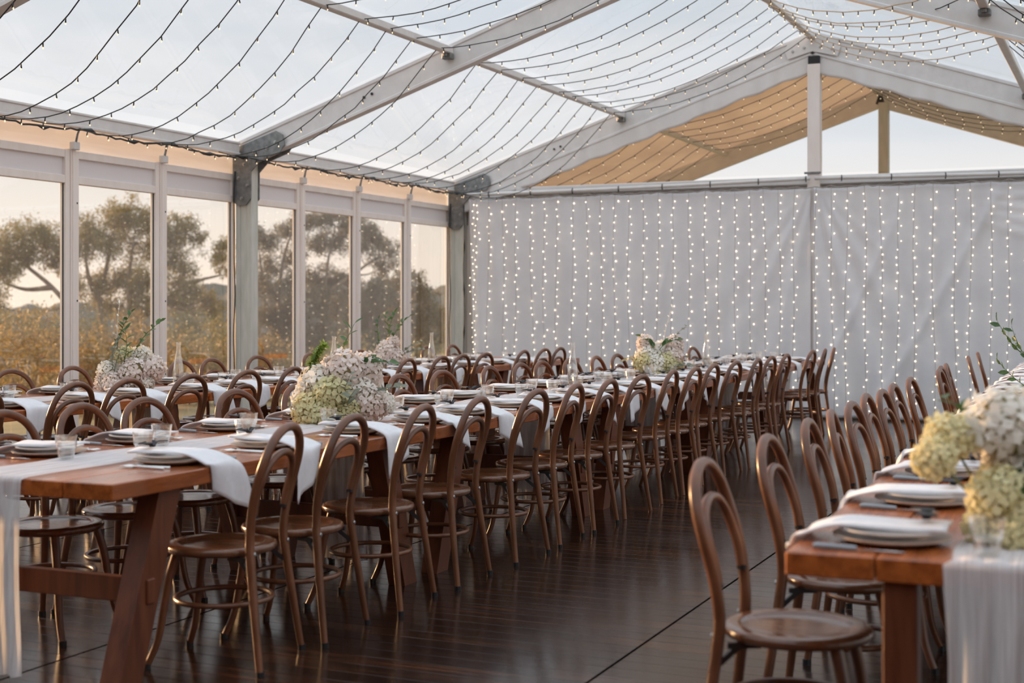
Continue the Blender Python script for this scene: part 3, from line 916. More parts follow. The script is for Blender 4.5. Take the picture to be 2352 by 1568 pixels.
make_tree('spreading gum tree seen through the first window at the left', TREE_A, 'gum')
make_tree('tallest gum tree with forked trunk behind the second and third windows', TREE_B, 'gum', 1.0, .2)
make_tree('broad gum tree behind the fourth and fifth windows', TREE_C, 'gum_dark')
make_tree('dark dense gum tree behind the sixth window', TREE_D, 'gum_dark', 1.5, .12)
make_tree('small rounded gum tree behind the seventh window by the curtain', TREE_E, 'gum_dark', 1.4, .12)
sh_sorted = sorted(SHRUBS, key=lambda s_: s_[1] / -s_[0])
for k, (x, y, z, r, kind) in enumerate(sh_sorted):
    g = gz(x, y)
    zc = z
    t = thing('scrub_bush', '%s scrub bush outside, %s from the left through the windows' % ('golden' if kind else 'olive', 'first' if k == 0 else ORD[k]), 'bush', (x, y, g), 0, 'scrub outside the windows')
    Q = [leaf_quads((0, 0, zc - g), r, 1500, .13, .04, .8), leaf_quads((r * .5, -r * .5, (zc - g) * .5), r * .9, 700, .13, .04, .9), leaf_quads((-r * .5, r * .5, (zc - g) * .45), r * .9, 700, .13, .04, .9)]
    st = MB()
    for q in range(5):
        d = Vector((random.uniform(-1, 1) * r * .6, random.uniform(-1, 1) * r * .6, zc - g + random.uniform(-.2, .3) * r))
        st.tube([(0, 0, -.05), (d.x * .4, d.y * .4, d.z * .5), d], [.05, .035, .012], 5)
    put('stems', st.mesh('stems', 'bark', True), t)['kind'] = 'stuff'
    put('foliage', quads_mesh('foliage', np.concatenate(Q), 'scrub' if kind else 'gum'), t)['kind'] = 'stuff'


# far wooded rise
def rise(u, v):
    ang = math.radians(20 + 72 * u)
    R_ = 120 + 45 * v
    x, y = -R_ * math.sin(ang), R_ * math.cos(ang)
    h = math.sin(pi * v) ** .6 * (5.6 + 1.2 * math.sin(u * 11) + .7 * math.sin(u * 37 + 1) + .5 * math.sin(u * 91) + .35 * math.sin(u * 190 + v * 20) + .25 * math.sin(u * 330 + 2))
    return (x, y, gz(x, y) - .5 + h)


tag(put('wooded_rise', MB().grid(500, 10, rise).mesh('wooded_rise', 'hill')), 'low wooded rise along the horizon', None, None, 'structure')

# ================================================================== tables
TL, TW, TH, TT = 2.38, 1.10, 0.75, 0.06
plank_me = [MB().cbox((-.1085, -TL / 2, -TT), (.1085, TL / 2, 0), .004).mesh('plank', 'table') for _ in range(1)]
LGX, LGY = .09, .125


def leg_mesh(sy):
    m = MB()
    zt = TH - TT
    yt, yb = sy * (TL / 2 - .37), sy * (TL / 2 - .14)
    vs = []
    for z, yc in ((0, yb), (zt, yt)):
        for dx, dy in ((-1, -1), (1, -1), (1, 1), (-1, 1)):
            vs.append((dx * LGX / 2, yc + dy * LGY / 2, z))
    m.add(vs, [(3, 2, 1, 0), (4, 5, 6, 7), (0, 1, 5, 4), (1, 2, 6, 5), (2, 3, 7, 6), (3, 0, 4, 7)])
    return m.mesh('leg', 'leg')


leg_me = {1: leg_mesh(1), -1: leg_mesh(-1)}
str_me = MB().cbox((-TW / 2 + .03, -.022, -.045), (TW / 2 - .03, .022, .045), .004).mesh('stretcher', 'leg')
bear_me = MB().cbox((-TW / 2 + .02, -.05, -.05), (TW / 2 - .02, .05, 0), .004).mesh('bearer', 'leg')


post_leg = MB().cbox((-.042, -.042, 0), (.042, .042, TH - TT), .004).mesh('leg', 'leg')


def table(cx, y0, rz, label, straight=False):
    cy = y0 + TL / 2
    t = thing('dining_table', label, 'table', (cx, cy, 0), rz, 'long timber dining tables')
    for k in range(5):
        put('plank', plank_me[0], t, ((k - 2) * .2208, 0, TH))
    for sy in (-1, 1):
        if straight:
            for sx in (-1, 1):
                put('leg', post_leg, t, (sx * .275, sy * (TL / 2 - .065), 0))
            continue
        for sx in (-1, 1):
            put('leg', leg_me[sy], t, (sx * (TW / 2 - .085), 0, 0))
        put('stretcher', str_me, t, (0, sy * (TL / 2 - .14 - .23 * .335 / .69), .335))
    return t


# gauze runner, lies along the table and falls to the deck at both ends
def runner_mesh(seed, near_floor=.05, far_floor=.12):
    rs = random.Random(seed)
    ph = [rs.uniform(0, 6) for _ in range(8)]
    hang0, hang1 = TH - near_floor, TH - far_floor
    tot = hang0 + TL + hang1
    SV = sorted([tot * q / 120 for q in range(121)] + [hang0 - .008, hang0, hang0 + .010, hang0 + TL - .010, hang0 + TL, hang0 + TL + .008])
    NV = len(SV) - 1

    def f(u, v):
        s_ = SV[int(round(v * NV))]
        x = (u - .5) * .33
        lift = .004 + .004 * abs(math.sin(x * 55 + ph[0] + 1.5 * math.sin(s_ * 3 + ph[1])))
        edge = .014 * math.sin(s_ * 4.1 + ph[2]) + .008 * math.sin(s_ * 11 + ph[3])
        if s_ < hang0:
            h = (hang0 - s_)
            pl = min(1, h * 4)
            y = -TL / 2 - .012 - pl * (.010 + .014 * math.sin(x * 78 + ph[4] + math.sin(h * 4)) + .006 * math.sin(x * 170 + ph[5]))
            xs = x * (1 - .10 * pl * (1 - .3 * h)) + .01 * math.sin(h * 5 + ph[6])
            return (xs + edge * pl * .3, y, TH - h + .004)
        if s_ > hang0 + TL:
            h = s_ - hang0 - TL
            pl = min(1, h * 4)
            y = TL / 2 + .010 + pl * (.004 + .010 * math.sin(x * 78 + ph[5] + math.sin(h * 4)))
            xs = x * (1 - .10 * pl) + .01 * math.sin(h * 5 + ph[7])
            return (xs, y, TH - h + .004)
        return (x + edge, s_ - hang0 - TL / 2, TH + lift)
    return MB().grid(44, NV, f).mesh('table_runner', 'gauze', True)


runner_mes = [runner_mesh(s_) for s_ in (1, 2, 3)]
C_Y = [3.80, 6.24, 8.68, 11.12, 13.56]
L_Y = [5.55, 7.95, 10.35, 12.75]
R_Y = [3.46, 5.90, 8.34, 10.78, 13.22]
L_Y = [5.72, 8.13, 10.54, 12.95]
RROT = math.radians(1.25)


def r_x(y):
    return -.24 - .0218 * (y - 3.46)


rowname = {'C': 'middle row', 'L': 'window row', 'R': 'right-hand row'}
for row, ys, cxf, rz in (('C', C_Y, lambda y: -3.74, 0), ('L', L_Y, lambda y: -6.50, 0), ('R', R_Y, lambda y: r_x(y + 1.2), RROT)):
    for k, y in enumerate(ys):
        table(cxf(y), y, rz, 'timber %s dining table, %s from the camera in the %s' % ('straight-legged' if row == 'R' else 'splay-legged', ORD[k], rowname[row]), row == 'R')
        tag(put('table_runner', runner_mes[(k + (row == 'L')) % 3], None, (cxf(y), y + TL / 2, 0), (0, 0, rz)),
            'white gauze runner draped over the %s table of the %s' % (ORD[k], rowname[row]), 'table runner', 'gauze table runners')

# ================================================================== bentwood chairs (local: seat faces +x, origin on floor under the seat)
def hoop_pts():
    half = [(-.245, .215, 0.0), (-.215, .193, .22), (-.190, .172, .42), (-.186, .168, .50), (-.198, .178, .60), (-.222, .188, .70), (-.248, .176, .79), (-.264, .135, .855), (-.273, .070, .892)]
    P = half + [(-.276, 0, .903)] + [(x, -y, z) for x, y, z in half[::-1]]
    return catmull(P, 4)


def inner_pts():
    half = [(-.194, .149, .585), (-.204, .153, .64), (-.222, .150, .70), (-.238, .126, .755), (-.248, .075, .792)]
    P = half + [(-.252, 0, .805)] + [(x, -y, z) for x, y, z in half[::-1]]
    return catmull(P, 4)


hp_ = hoop_pts()
n_ = len(hp_)
hoop_me = MB().tube(hp_, [.0135 + .0045 * min(1, p.z / .4) if p.z < .45 else .0175 for p in hp_], 9).mesh('back_hoop', 'chair', True, 60)
hoop_lo = MB().tube(hp_[::2], [.0135 + .0045 * min(1, p.z / .4) if p.z < .45 else .0175 for p in hp_[::2]], 7).mesh('back_hoop', 'chair', True, 60)
inner_me = MB().tube(inner_pts(), .0145, 8).mesh('inner_hoop', 'chair', True, 60)
inner_lo = MB().tube(inner_pts()[::2], .0145, 6).mesh('inner_hoop', 'chair', True, 60)
seat_prof = [(0, .448), (.10, .4475), (.145, .4485), (.158, .453), (.163, .4575), (.168, .4575), (.195, .4585), (.207, .455), (.212, .447), (.211, .436), (.205, .428), (.19, .424), (.0, .424)]
seat_me = MB().lathe(seat_prof, 40).mesh('seat', 'seat', True, 50)
seat_lo = MB().lathe(seat_prof, 22).mesh('seat', 'seat', True, 50)
fl_pts = lambda sy: catmull([(.125, sy * .125, .43), (.150, sy * .142, .33), (.166, sy * .152, .22), (.185, sy * .165, .10), (.222, sy * .188, 0.0)], 4)
fl_me = {s_: MB().tube(fl_pts(s_), [.0185 - .0055 * k / 16 for k in range(17)], 8).mesh('leg', 'chair', True, 60) for s_ in (1, -1)}
ringp = [(-.012 + .183 * math.cos(a), .183 * math.sin(a), .245) for a in np.linspace(0, 2 * pi, 33)[:-1]]
ring_c = MB().tube(ringp, .0105, 7, closed=True).mesh('ring_stretcher', 'chair', True)
cbolt = MB().lathe([(0, .005), (.007, .004), (.008, 0)], 8).mesh('bolt', 'bolt')
cap_me = MB().lathe([(.0, .0), (.0165, .0), (.0165, .022), (.0, .022)], 10).mesh('foot_cap', 'black')
plug_me = MB().lathe([(0, .012), (.0152, .010), (.0152, 0), (0, 0)], 8).mesh('hoop_plug', 'black')
brace_me = MB().extrude([(-.006, 0), (.006, 0), (.006, .016), (-.006, .016)], (-.165, .16, .408), (-.08, .12, .408)).extrude([(-.006, 0), (.006, 0), (.006, .016), (-.006, .016)], (-.182, .165, .36), (-.13, .14, .41)).mesh('corner_brace', 'black')
brace_r = MB().extrude([(-.006, 0), (.006, 0), (.006, .016), (-.006, .016)], (-.165, -.16, .408), (-.08, -.12, .408)).extrude([(-.006, 0), (.006, 0), (.006, .016), (-.006, .016)], (-.182, -.165, .36), (-.13, -.14, .41)).mesh('corner_brace', 'black')


def chair(tx, ty, face, label, group, detail=2):
    """tx, ty: floor position under the top of the back hoop; face: heading of the seat front"""
    x = tx + .276 * math.cos(face)
    y = ty + .276 * math.sin(face)
    c = thing('bentwood_chair', label, 'chair', (x, y, 0), face, group)
    hi = detail >= 2
    put('back_hoop', hoop_me if hi else hoop_lo, c)
    put('inner_hoop', inner_me if hi else inner_lo, c)
    put('seat', seat_me if hi else seat_lo, c)
    for s_ in (1, -1):
        put('leg', fl_me[s_], c)
    put('ring_stretcher', ring_c, c)
    if detail >= 1:
        for s_ in (1, -1):
            put('bolt', cbolt, c, (-.2055, s_ * .168, .442), (0, -pi / 2, 0))
            put('hoop_plug', plug_me, c, (-.1935, s_ * .149, .574))
    if hi:
        put('corner_brace', brace_me, c)
        put('corner_brace', brace_r, c)
        for s_ in (1, -1):
            put('foot_cap', cap_me, c, (-.2445, s_ * .2145, 0))
            put('foot_cap', cap_me, c, (.2195, s_ * .1865, 0))
    return c


CR = [4.5, 4.98, 5.61, 6.2, 6.88, 7.48, 8.03, 8.63, 9.38, 9.87, 10.47, 11.08, 11.69, 12.28, 12.93, 14.13, 14.65, 15.12]
CL = [4.54, 5.02, 5.46, 6.2, 6.82, 7.39, 8.03, 8.65, 9.45, 10.02, 10.48, 11.1, 11.7, 12.28, 12.9, 13.53, 14.15, 14.7]
LR = [5.7, 6.42, 6.87, 7.47, 8.115, 8.71, 9.22, 9.76, 10.52, 11.12, 11.6, 12.08, 12.93, 13.53, 14.0]
LL = [7.0, 7.51, 8.115, 8.85, 9.4, 9.83, 10.53, 11.39, 11.9, 12.34, 12.93, 13.8, 14.44]
RL = [3.94, 4.76, 5.50, 6.02, 6.57, 7.2, 7.6, 8.2, 8.98, 10.30, 10.75, 11.25, 13.0, 14.1]
jit = {('CR', 0): (0, 12), ('CR', 1): (0, 7), ('CR', 2): (0, 7), ('CR', 3): (0, 4), ('RL', 0): (-.008, 1), ('RL', 1): (0, 0), ('RL', 2): (0, 2), ('RL', 3): (0, 6),
       ('RL', 4): (0, -2), ('CR', 17): (0, 12), ('CR', 16): (0, 8), ('RL', 13): (0, 5), ('RL', 12): (0, 5)}
SIDES = {'CR': ('right side of the middle tables', lambda y: -2.93, pi), 'CL': ('left side of the middle tables', lambda y: -4.395, 0.0),
         'LR': ('right side of the window tables', lambda y: -5.64, pi), 'LL': ('window side of the window tables', lambda y: -7.19, 0.0),
         'RL': ('left side of the right-hand tables', lambda y: -1.137 - .0218 * (y - 3.94), RROT)}
for key, ys in (('CR', CR), ('CL', CL), ('LR', LR), ('LL', LL), ('RL', RL)):
    side, xf, face = SIDES[key]
    rs = random.Random(len(ys) * 3 + ord(key[0]))
    for k, y in enumerate(ys):
        dx, da = jit.get((key, k), (rs.uniform(-.012, .012) if key in ('CL', 'LL') else rs.uniform(-.03, .03), rs.uniform(-4, 4)))
        det = 2 if y < 8.5 else 1
        chair(xf(y) + dx, y, face + math.radians(da), 'bentwood chair, %s from the camera, %s' % (ORD[k], side), 'bentwood chairs along the ' + side, det)

# ================================================================== place settings
def rim_plate(r, h, lip, mat, name):
    pr = [(0, .004), (r * .62, .004), (r * .66, .006), (r * .95, h), (r, h), (r * .995, h - .004), (r * .66, 0), (0, 0)]
    return MB().lathe(pr, 36).mesh(name, mat, True, 40)


charger_me = rim_plate(.150, .020, 0, 'charger', 'charger_plate')
plate_me = rim_plate(.135, .018, 0, 'china', 'dinner_plate')


def napkin_mesh(seed):
    rs = random.Random(seed)
    w0, w1 = .165, rs.uniform(.185, .215)
    drop = rs.uniform(.10, .165) if seed < 8 else rs.uniform(.06, .10)
    skew = rs.uniform(-.07, .07)
    tw = rs.uniform(-.35, .35)
    E_ = .225
    path = catmull([(-.145, 0, .800), (-.10, 0, .801), (-.04, 0, .800), (.05, 0, .800), (.115, 0, .798), (.165, 0, .788), (E_ - .012, 0, .771), (E_ + .014, 0, .755), (E_ + .024, 0, .72), (E_ + .030, 0, .755 - drop * .6), (E_ + .034, 0, .755 - drop)], 3)
    n = len(path) - 1

    def f(u, v):
        p = path[min(n, int(round(u * n)))]
        k = max(0.0, (u - .62) / .38)
        w = w0 + (w1 - w0) * u
        y = (v - .5) * w + skew * k * 1.3 + .012 * math.sin(u * 5 + seed)
        return (p.x + tw * k * (v - .5) * .11 + k * .010 * math.sin(v * 9 + seed), y, p.z + .003 * math.sin(v * 7 + u * 9 + seed) - k * .09 * (v - .5) * (1 if skew > 0 else -1)
                + .006 * (1 - abs(2 * v - 1)) * (u < .5))
    return MB().grid(n, 8, f, .007).mesh('napkin', 'linen', True)


napkins = [napkin_mesh(s_) for s_ in range(1, 12)]
# black bow-shaped place card
cm_ = MB()
for s_ in (1, -1):
    prof = [(0, .004), (.018, .010), (.048, .026), (.052, -.020), (.020, -.012), (0, -.006)]
    top = [(y_, s_ * x_, .004 + .22 * abs(x_) + .012 * math.sin(x_ * 60)) for x_, y_ in prof]
    n = len(top)
    vs = top + [(a, b, c - .003) for a, b, c in top]
    cm_.add(vs, [tuple(range(n)), tuple(range(2 * n - 1, n - 1, -1))] + [((i + 1) % n, i, n + i, n + (i + 1) % n) for i in range(n)])
cm_.cbox((-.009, -.008, .001), (.009, .008, .010), .003)
cm_.v = [(a * 1.3, b * 1.3, c * 1.3) for a, b, c in cm_.v]
card_me = cm_.mesh('place_card', 'card')
# cutlery lies along x, business end toward -x
fk = MB()
fk.tube([(.105, 0, .003), (.04, 0, .005), (-.02, 0, .006), (-.045, 0, .005)], [.0075, .005, .0035, .006], 6, flat=.45)
fk.cbox((-.066, -.011, .004), (-.040, .011, .0065), .001)
for q in (-.0092, -.0032, .0032, .0092):
    fk.tube([(-.064, q, .005), (-.085, q, .008), (-.103, q, .006)], [.0019, .0017, .001], 4)
fork_me = fk.mesh('fork', 'chrome', True, 40)
kn = MB()
kn.add([(.0, -.009, .002), (.0, .008, .002), (-.09, .009, .002), (-.118, .004, .002), (-.122, -.006, .002), (-.09, -.009, .002),
        (.0, -.009, .0045), (.0, .008, .0035), (-.09, .009, .003), (-.118, .004, .003), (-.122, -.006, .003), (-.09, -.009, .0045)],
       [(0, 1, 2, 3, 4, 5), (11, 10, 9, 8, 7, 6), (0, 6, 7, 1), (1, 7, 8, 2), (2, 8, 9, 3), (3, 9, 10, 4), (4, 10, 11, 5), (5, 11, 6, 0)])
blade_me = kn.mesh('blade', 'chrome')
handle_me = MB().tube([(0, 0, .006), (.012, 0, .006), (.05, 0, .007), (.10, 0, .0075), (.108, 0, .007)], [.007, .0085, .0085, .010, .006], 8, flat=.65).mesh('handle', pbr('grey_handle', (0.30, 0.32, 0.34), rough=.3, metal=.5), True, 50)
# tumbler with facets, and its water
tum_out = [(.0, 0), (.027, 0), (.029, .004), (.0335, .045), (.039, .055), (.0445, .102), (.0425, .102), (.0370, .056), (.0315, .046), (.026, .012), (0, .012)]
tum_me = MB().lathe(tum_out, 12).mesh('glass', 'glass')
wat_me = MB().lathe([(0, .013), (.0255, .013), (.0310, .046), (.0345, .050), (.0345, .0505), (0, .0505)], 12).mesh('water', 'water')
bot_out = [(0, 0), (.036, 0), (.039, .006), (.039, .10), (.037, .14), (.030, .19), (.0195, .245), (.0165, .27), (.0165, .325), (.0185, .328), (.0185, .338), (.0145, .338), (.0145, .27), (.0275, .19), (.036, .10), (.036, .010), (0, .010)]
bot_me = MB().lathe(bot_out, 24).mesh('glass', 'glass', True, 40)
bwat_me = MB().lathe([(0, .011), (.0355, .011), (.0355, .10), (.034, .14), (.0272, .19), (.022, .215), (0, .215)], 20).mesh('water', 'water', True, 40)


def tumbler(x, y, label, group):
    t = thing('tumbler', label, 'glass', (x, y, TH), random.uniform(0, 1), group)
    put('glass', tum_me, t)
    put('water', wat_me, t)


def carafe(x, y, label):
    t = thing('water_bottle', label, 'bottle', (x, y, TH + .006), 0, 'glass water bottles')
    put('glass', bot_me, t)
    put('water', bwat_me, t)


P_CR = [4.42, 5.06, 5.80, 6.48, 7.04, 7.64, 8.18, 8.72, 9.22, 9.80, 10.4, 10.92, 11.46, 12.05, 12.65, 13.2, 13.85, 14.5, 15.2]
P_CL = [4.46, 5.03, 5.71, 6.45, 7.1, 7.75, 8.3, 9.1, 9.75, 10.4, 11.0, 11.6, 12.2, 12.85, 13.5, 14.2, 14.9, 15.5]
P_LR = [5.95, 6.42, 7.06, 7.55, 8.22, 8.75, 9.25, 9.8, 10.3, 10.85, 11.43, 12.10, 12.78, 13.4, 14.03]
P_LL = [6.5, 7.0, 7.6, 8.3, 8.9, 9.5, 10.1, 10.7, 11.3, 11.9, 12.5, 13.1, 13.7, 14.3]
P_RL = [3.70, 4.45, 5.20, 5.85, 6.5, 7.15, 7.8, 8.4, 9.05, 9.7, 10.3, 10.95, 11.55, 12.2, 12.8, 13.4, 14.0, 14.7, 15.3]
EDGE = {'CR': (lambda y: -3.19, 0.0), 'CL': (lambda y: -4.29, pi), 'LR': (lambda y: -5.95, 0.0), 'LL': (lambda y: -7.05, pi), 'RL': (lambda y: r_x(y) - .55, pi + RROT)}
SETS = {'CR': 'right side of the middle tables', 'CL': 'left side of the middle tables', 'LR': 'right side of the window tables', 'LL': 'window side of the window tables', 'RL': 'left side of the right-hand tables'}
for key, ys in (('CR', P_CR), ('CL', P_CL), ('LR', P_LR), ('LL', P_LL), ('RL', P_RL)):
    ef, ang = EDGE[key]
    rs = random.Random(ord(key[0]) + ord(key[1]) * 3)
    for k, y in enumerate(ys):
        ca, sa = math.cos(ang), math.sin(ang)
        ex = ef(y)
        cx, cy = ex - .225 * ca, y - .225 * sa

        def at(u, v):
            return (cx + u * ca - v * sa, cy + u * sa + v * ca)
        pos = '%s place from the camera, %s' % (ORD[k], SETS[key])
        gp = ' along the ' + SETS[key]
        tag(put('charger_plate', charger_me, None, (cx, cy, TH)), 'beige stoneware underplate, ' + pos, 'plate', 'underplates' + gp)
        tag(put('dinner_plate', plate_me, None, (cx, cy, TH + .0205)), 'white dinner plate, ' + pos, 'plate', 'dinner plates' + gp)
        nk = put('napkin', napkins[rs.randrange(7) + (4 if key == 'RL' and k < 6 else 0)], None, (cx, cy, 0), (0, 0, ang))
        tag(nk, 'white hanging napkin, ' + pos, 'napkin', 'napkins' + gp)
        bx_, by_ = at(-.085, rs.uniform(-.02, .02))
        tag(put('place_card', card_me, None, (bx_, by_, .809), (0, 0, ang + rs.uniform(-.5, .5))), 'black bow-shaped place card, ' + pos, 'card', 'place cards' + gp)
        tx_, ty_ = at(-.235 + rs.uniform(-.02, .02), .15 + rs.uniform(-.03, .03))
        if not (key == 'CR' and k in (3,)):
            tumbler(tx_, ty_, 'clear water tumbler, ' + pos, 'tumblers' + gp)
        if (TW and y < 9.4 and key != 'LL'):
            for q, v in enumerate((-.178, -.205)):
                fx, fy = at(.02, v)
                tag(put('fork', fork_me, None, (fx, fy, TH), (0, 0, ang + rs.uniform(-.06, .06))), '%s fork, ' % ('inner' if q == 0 else 'outer') + pos, 'fork', ('inner' if q == 0 else 'outer') + ' forks' + gp)
            fx, fy = at(.06, .185)
            kf = thing('knife', 'grey-handled knife, ' + pos, 'knife', (fx, fy, TH), ang + rs.uniform(-.05, .05), 'knives' + gp)
            put('blade', blade_me, kf)
            put('handle', handle_me, kf)
for x, y, lab in ((-6.45, 8.42, 'glass water bottle right of the blush flowers on the nearest window tables'), (-3.74, 9.50, 'glass water bottle halfway along the middle tables'),
                  (-3.74, 13.0, 'glass water bottle right of the far flowers on the middle tables'), (-6.45, 12.5, 'glass water bottle beside the far flowers on the window tables'),
                  (-6.45, 10.62, 'glass water bottle on the window tables above the large centre flowers'), (-3.74, 6.62, 'glass water bottle just behind the large centre flowers')):
    carafe(x, y, lab)

# ================================================================== flowers
def head_mesh(mat, seed, n=75):
    """hydrangea head of unit radius: four-petal florets over a ball, dark core inside"""
    rs = np.random.default_rng(seed)
    m = MB()
    core = []
    for k in range(n):
        z = 1 - 2 * (k + .5) / n
        ph = k * 2.39996
        r = math.sqrt(max(0, 1 - z * z))
        d = Vector((r * math.cos(ph), r * math.sin(ph), z)) + Vector(rs.normal(size=3)) * .08
        d.normalize()
        if d.z < -.75:
            continue
        c = d * rs.uniform(.78, 1.08)
        t1 = d.cross(Vector(rs.normal(size=3))).normalized()
        t2 = d.cross(t1)
        s = rs.uniform(.28, .40)
        vs = [c - d * .06]
        fs = []
        for q in range(4):
            a = q * pi / 2
            e = t1 * math.cos(a) + t2 * math.sin(a)
            e2 = t1 * math.cos(a + pi / 2) + t2 * math.sin(a + pi / 2)
            b = len(vs)
            vs += [c + e * s * .75 + e2 * s * -.42 + d * .02, c + e * s * 1.15 + d * rs.uniform(-.03, .09), c + e * s * .75 + e2 * s * .42 + d * .02]
            fs.append((0, b, b + 1, b + 2))
        m.add(vs, fs)
    k0 = len(m.f)
    m.lathe([(0, -.78), (.45, -.62), (.74, -.2), (.74, .25), (.45, .62), (0, .78)], 10)
    me = m.mesh('flower_head', mat, True)
    me.materials.append(M['core'])
    mi = [0] * k0 + [1] * (len(me.polygons) - k0)
    me.polygons.foreach_set('material_index', mi)
    return me


HEADS = {k: [head_mesh(k, s_ + 10 * j) for s_ in (1, 2)] for j, k in enumerate(('blush', 'ivory', 'lime', 'yellow'))}


def leaf_shape(m, p, d, up, ln, wd):
    d = Vector(d).normalized()
    s_ = d.cross(Vector(up))
    s_ = s_.normalized() if s_.length > 1e-5 else Vector((1, 0, 0))
    nn = s_.cross(d)
    p = Vector(p)
    a = [p, p + d * ln * .35 + s_ * wd * .5 + nn * .10 * wd, p + d * ln * .7 + s_ * wd * .36 + nn * .02 * ln, p + d * ln - nn * .10 * ln, p + d * ln * .7 - s_ * wd * .36 + nn * .02 * ln, p + d * ln * .35 - s_ * wd * .5 + nn * .10 * wd, p + d * ln * .45 - nn * .05 * wd]
    m.add(a, [(0, 1, 6), (1, 2, 6), (2, 3, 6), (3, 4, 6), (4, 5, 6), (5, 0, 6)])


def sprig_mesh(seed, mat, length=.3, leaves=9, ln=.07, wd=.028, bend=.4, fluffy=False):
    rs = random.Random(seed)
    m = MB()
    P = [Vector((bend * length * (t * t), .08 * length * math.sin(t * 3 + seed), length * t)) for t in np.linspace(0, 1, 7)]
    m.tube(P, [.0035 - .0004 * k for k in range(7)], 5)
    for k in range(leaves):
        t = .25 + .75 * k / max(1, leaves - 1)
        i = min(5, int(t * 6))
        p = P[i].lerp(P[i + 1], t * 6 - i)
        d = (P[i + 1] - P[i]).normalized()
        sd_ = 1 if k % 2 else -1
        o_ = Vector((rs.uniform(-.6, .6), sd_ * .9, rs.uniform(-.2, .5))) + d * .7
        if fluffy:
            for q in range(24):
                o2 = Vector((rs.uniform(-1, 1), rs.uniform(-1, 1), rs.uniform(-.3, 1)))
                leaf_shape(m, p, o2, (0, 0, 1), ln * rs.uniform(.6, 1.1), wd)
        else:
            leaf_shape(m, p, o_, (rs.uniform(-.3, .3), 0, 1), ln * rs.uniform(.75, 1.2), wd * rs.uniform(.8, 1.2))
    return m.mesh('leaf_sprig', mat, True)


SPR = {'leaf': [sprig_mesh(s_, 'leaf') for s_ in (1, 2, 3)], 'greyleaf': [sprig_mesh(s_, 'greyleaf', .2, 10, .05, .03, .5) for s_ in (4, 5)],
       'fern': [sprig_mesh(6, 'fern', .17, 12, .042, .011, .25, True)], 'tall': [sprig_mesh(7, 'ivory', .42, 8, .045, .014, .12)], 'big': [sprig_mesh(8, 'leaf', .16, 6, .085, .045, .6)]}
bowl_me = MB().lathe([(0, 0), (.05, 0), (.075, .03), (.085, .07), (.08, .10), (.075, .10), (.08, .07), (.07, .032), (.045, .006), (0, .006)], 24).mesh('glass_bowl', 'glass', True, 50)
RT, DP = Vector((math.cos(YAW), math.sin(YAW), 0)), Vector((-math.sin(YAW), math.cos(YAW), 0))


def bouquet(x, y, label, heads, sprigs, seed):
    rs = random.Random(seed)
    t = thing('flower_centrepiece', label, 'flowers', (x, y, TH + .006), 0, 'flower centrepieces')
    put('glass_bowl', bowl_me, t)
    for k, (r_, d_, u_, rad, mat) in enumerate(heads):
        p = RT * r_ + DP * d_ + Vector((0, 0, u_))
        out_ = (p - Vector((0, 0, .06))).normalized()
        q = out_.to_track_quat('Z', 'Y').to_euler()
        put('flower_head', HEADS[mat][k % 2], t, p, (q.x, q.y, q.z), rad)
        put('flower_stem', MB().tube([(0, 0, .04), p * .5 + Vector((0, 0, .02)), p - out_ * rad * .5], .004, 5).mesh('flower_stem', 'stem', True), t)
    for k, (r_, d_, u_, kind, tilt, head) in enumerate(sprigs):
        p = RT * r_ + DP * d_ + Vector((0, 0, u_))
        put('leaf_sprig', SPR[kind][k % len(SPR[kind])], t, p, (0, tilt, head), 1.0)
    return t


def conv(k_, cx_, by_, L_):
    rs = random.Random(int(cx_))
    return [((px - cx_) / k_, d_, (by_ - py) / k_, r / k_, m) for px, py, r, m, d_ in L_]


A = YAW
bouquet(-3.78, 6.32, 'large blush, ivory and lime flower centrepiece on the middle tables, nearest', conv(438, 790, 967, [
    (735, 882, 46, 'ivory', -.03), (712, 915, 40, 'ivory', .02), (722, 938, 42, 'lime', -.10), (792, 848, 46, 'blush', -.04), (838, 852, 42, 'blush', .05), (772, 905, 44, 'lime', -.12),
    (852, 926, 40, 'blush', -.07), (880, 926, 28, 'ivory', .0), (820, 900, 42, 'ivory', -.02), (757, 945, 34, 'lime', -.15), (806, 942, 30, 'lime', -.13), (760, 855, 36, 'blush', .08), (800, 890, 50, 'ivory', .12)]),
    [(-.19, .02, .24, 'fern', .25, A), (-.12, .03, .17, 'big', -.7, A), (.06, 0, .27, 'big', .8, A), (-.02, .05, .20, 'leaf', -.1, A + 1), (.05, -.14, .05, 'greyleaf', .5, A - 1.4), (.0, -.13, .08, 'greyleaf', .2, A - 1.2), (.12, -.05, .12, 'greyleaf', .8, A - .5)], 1)
bouquet(-3.78, 11.72, 'far flower centrepiece with tall cream sprig on the middle tables', conv(262, 1520, 860, [
    (1482, 787, 20, 'blush', 0), (1486, 818, 26, 'ivory', -.02), (1480, 832, 24, 'lime', -.06), (1552, 790, 22, 'blush', .02), (1546, 816, 25, 'blush', -.03), (1508, 836, 24, 'ivory', -.10), (1532, 832, 25, 'lime', -.08),
    (1510, 850, 18, 'lime', -.12), (1520, 808, 26, 'ivory', .06), (1553, 838, 18, 'lime', -.02)]),
    [(.01, 0, .18, 'tall', .08, A), (-.06, -.05, .20, 'big', .2, A + 3), (-.02, -.05, .22, 'big', .5, A), (.05, -.03, .08, 'greyleaf', .7, A), (.05, -.06, .06, 'greyleaf', 1.0, A - .6), (.08, 0, .25, 'greyleaf', .2, A), (-.12, 0, .12, 'greyleaf', 1.1, A + 3.1)], 2)
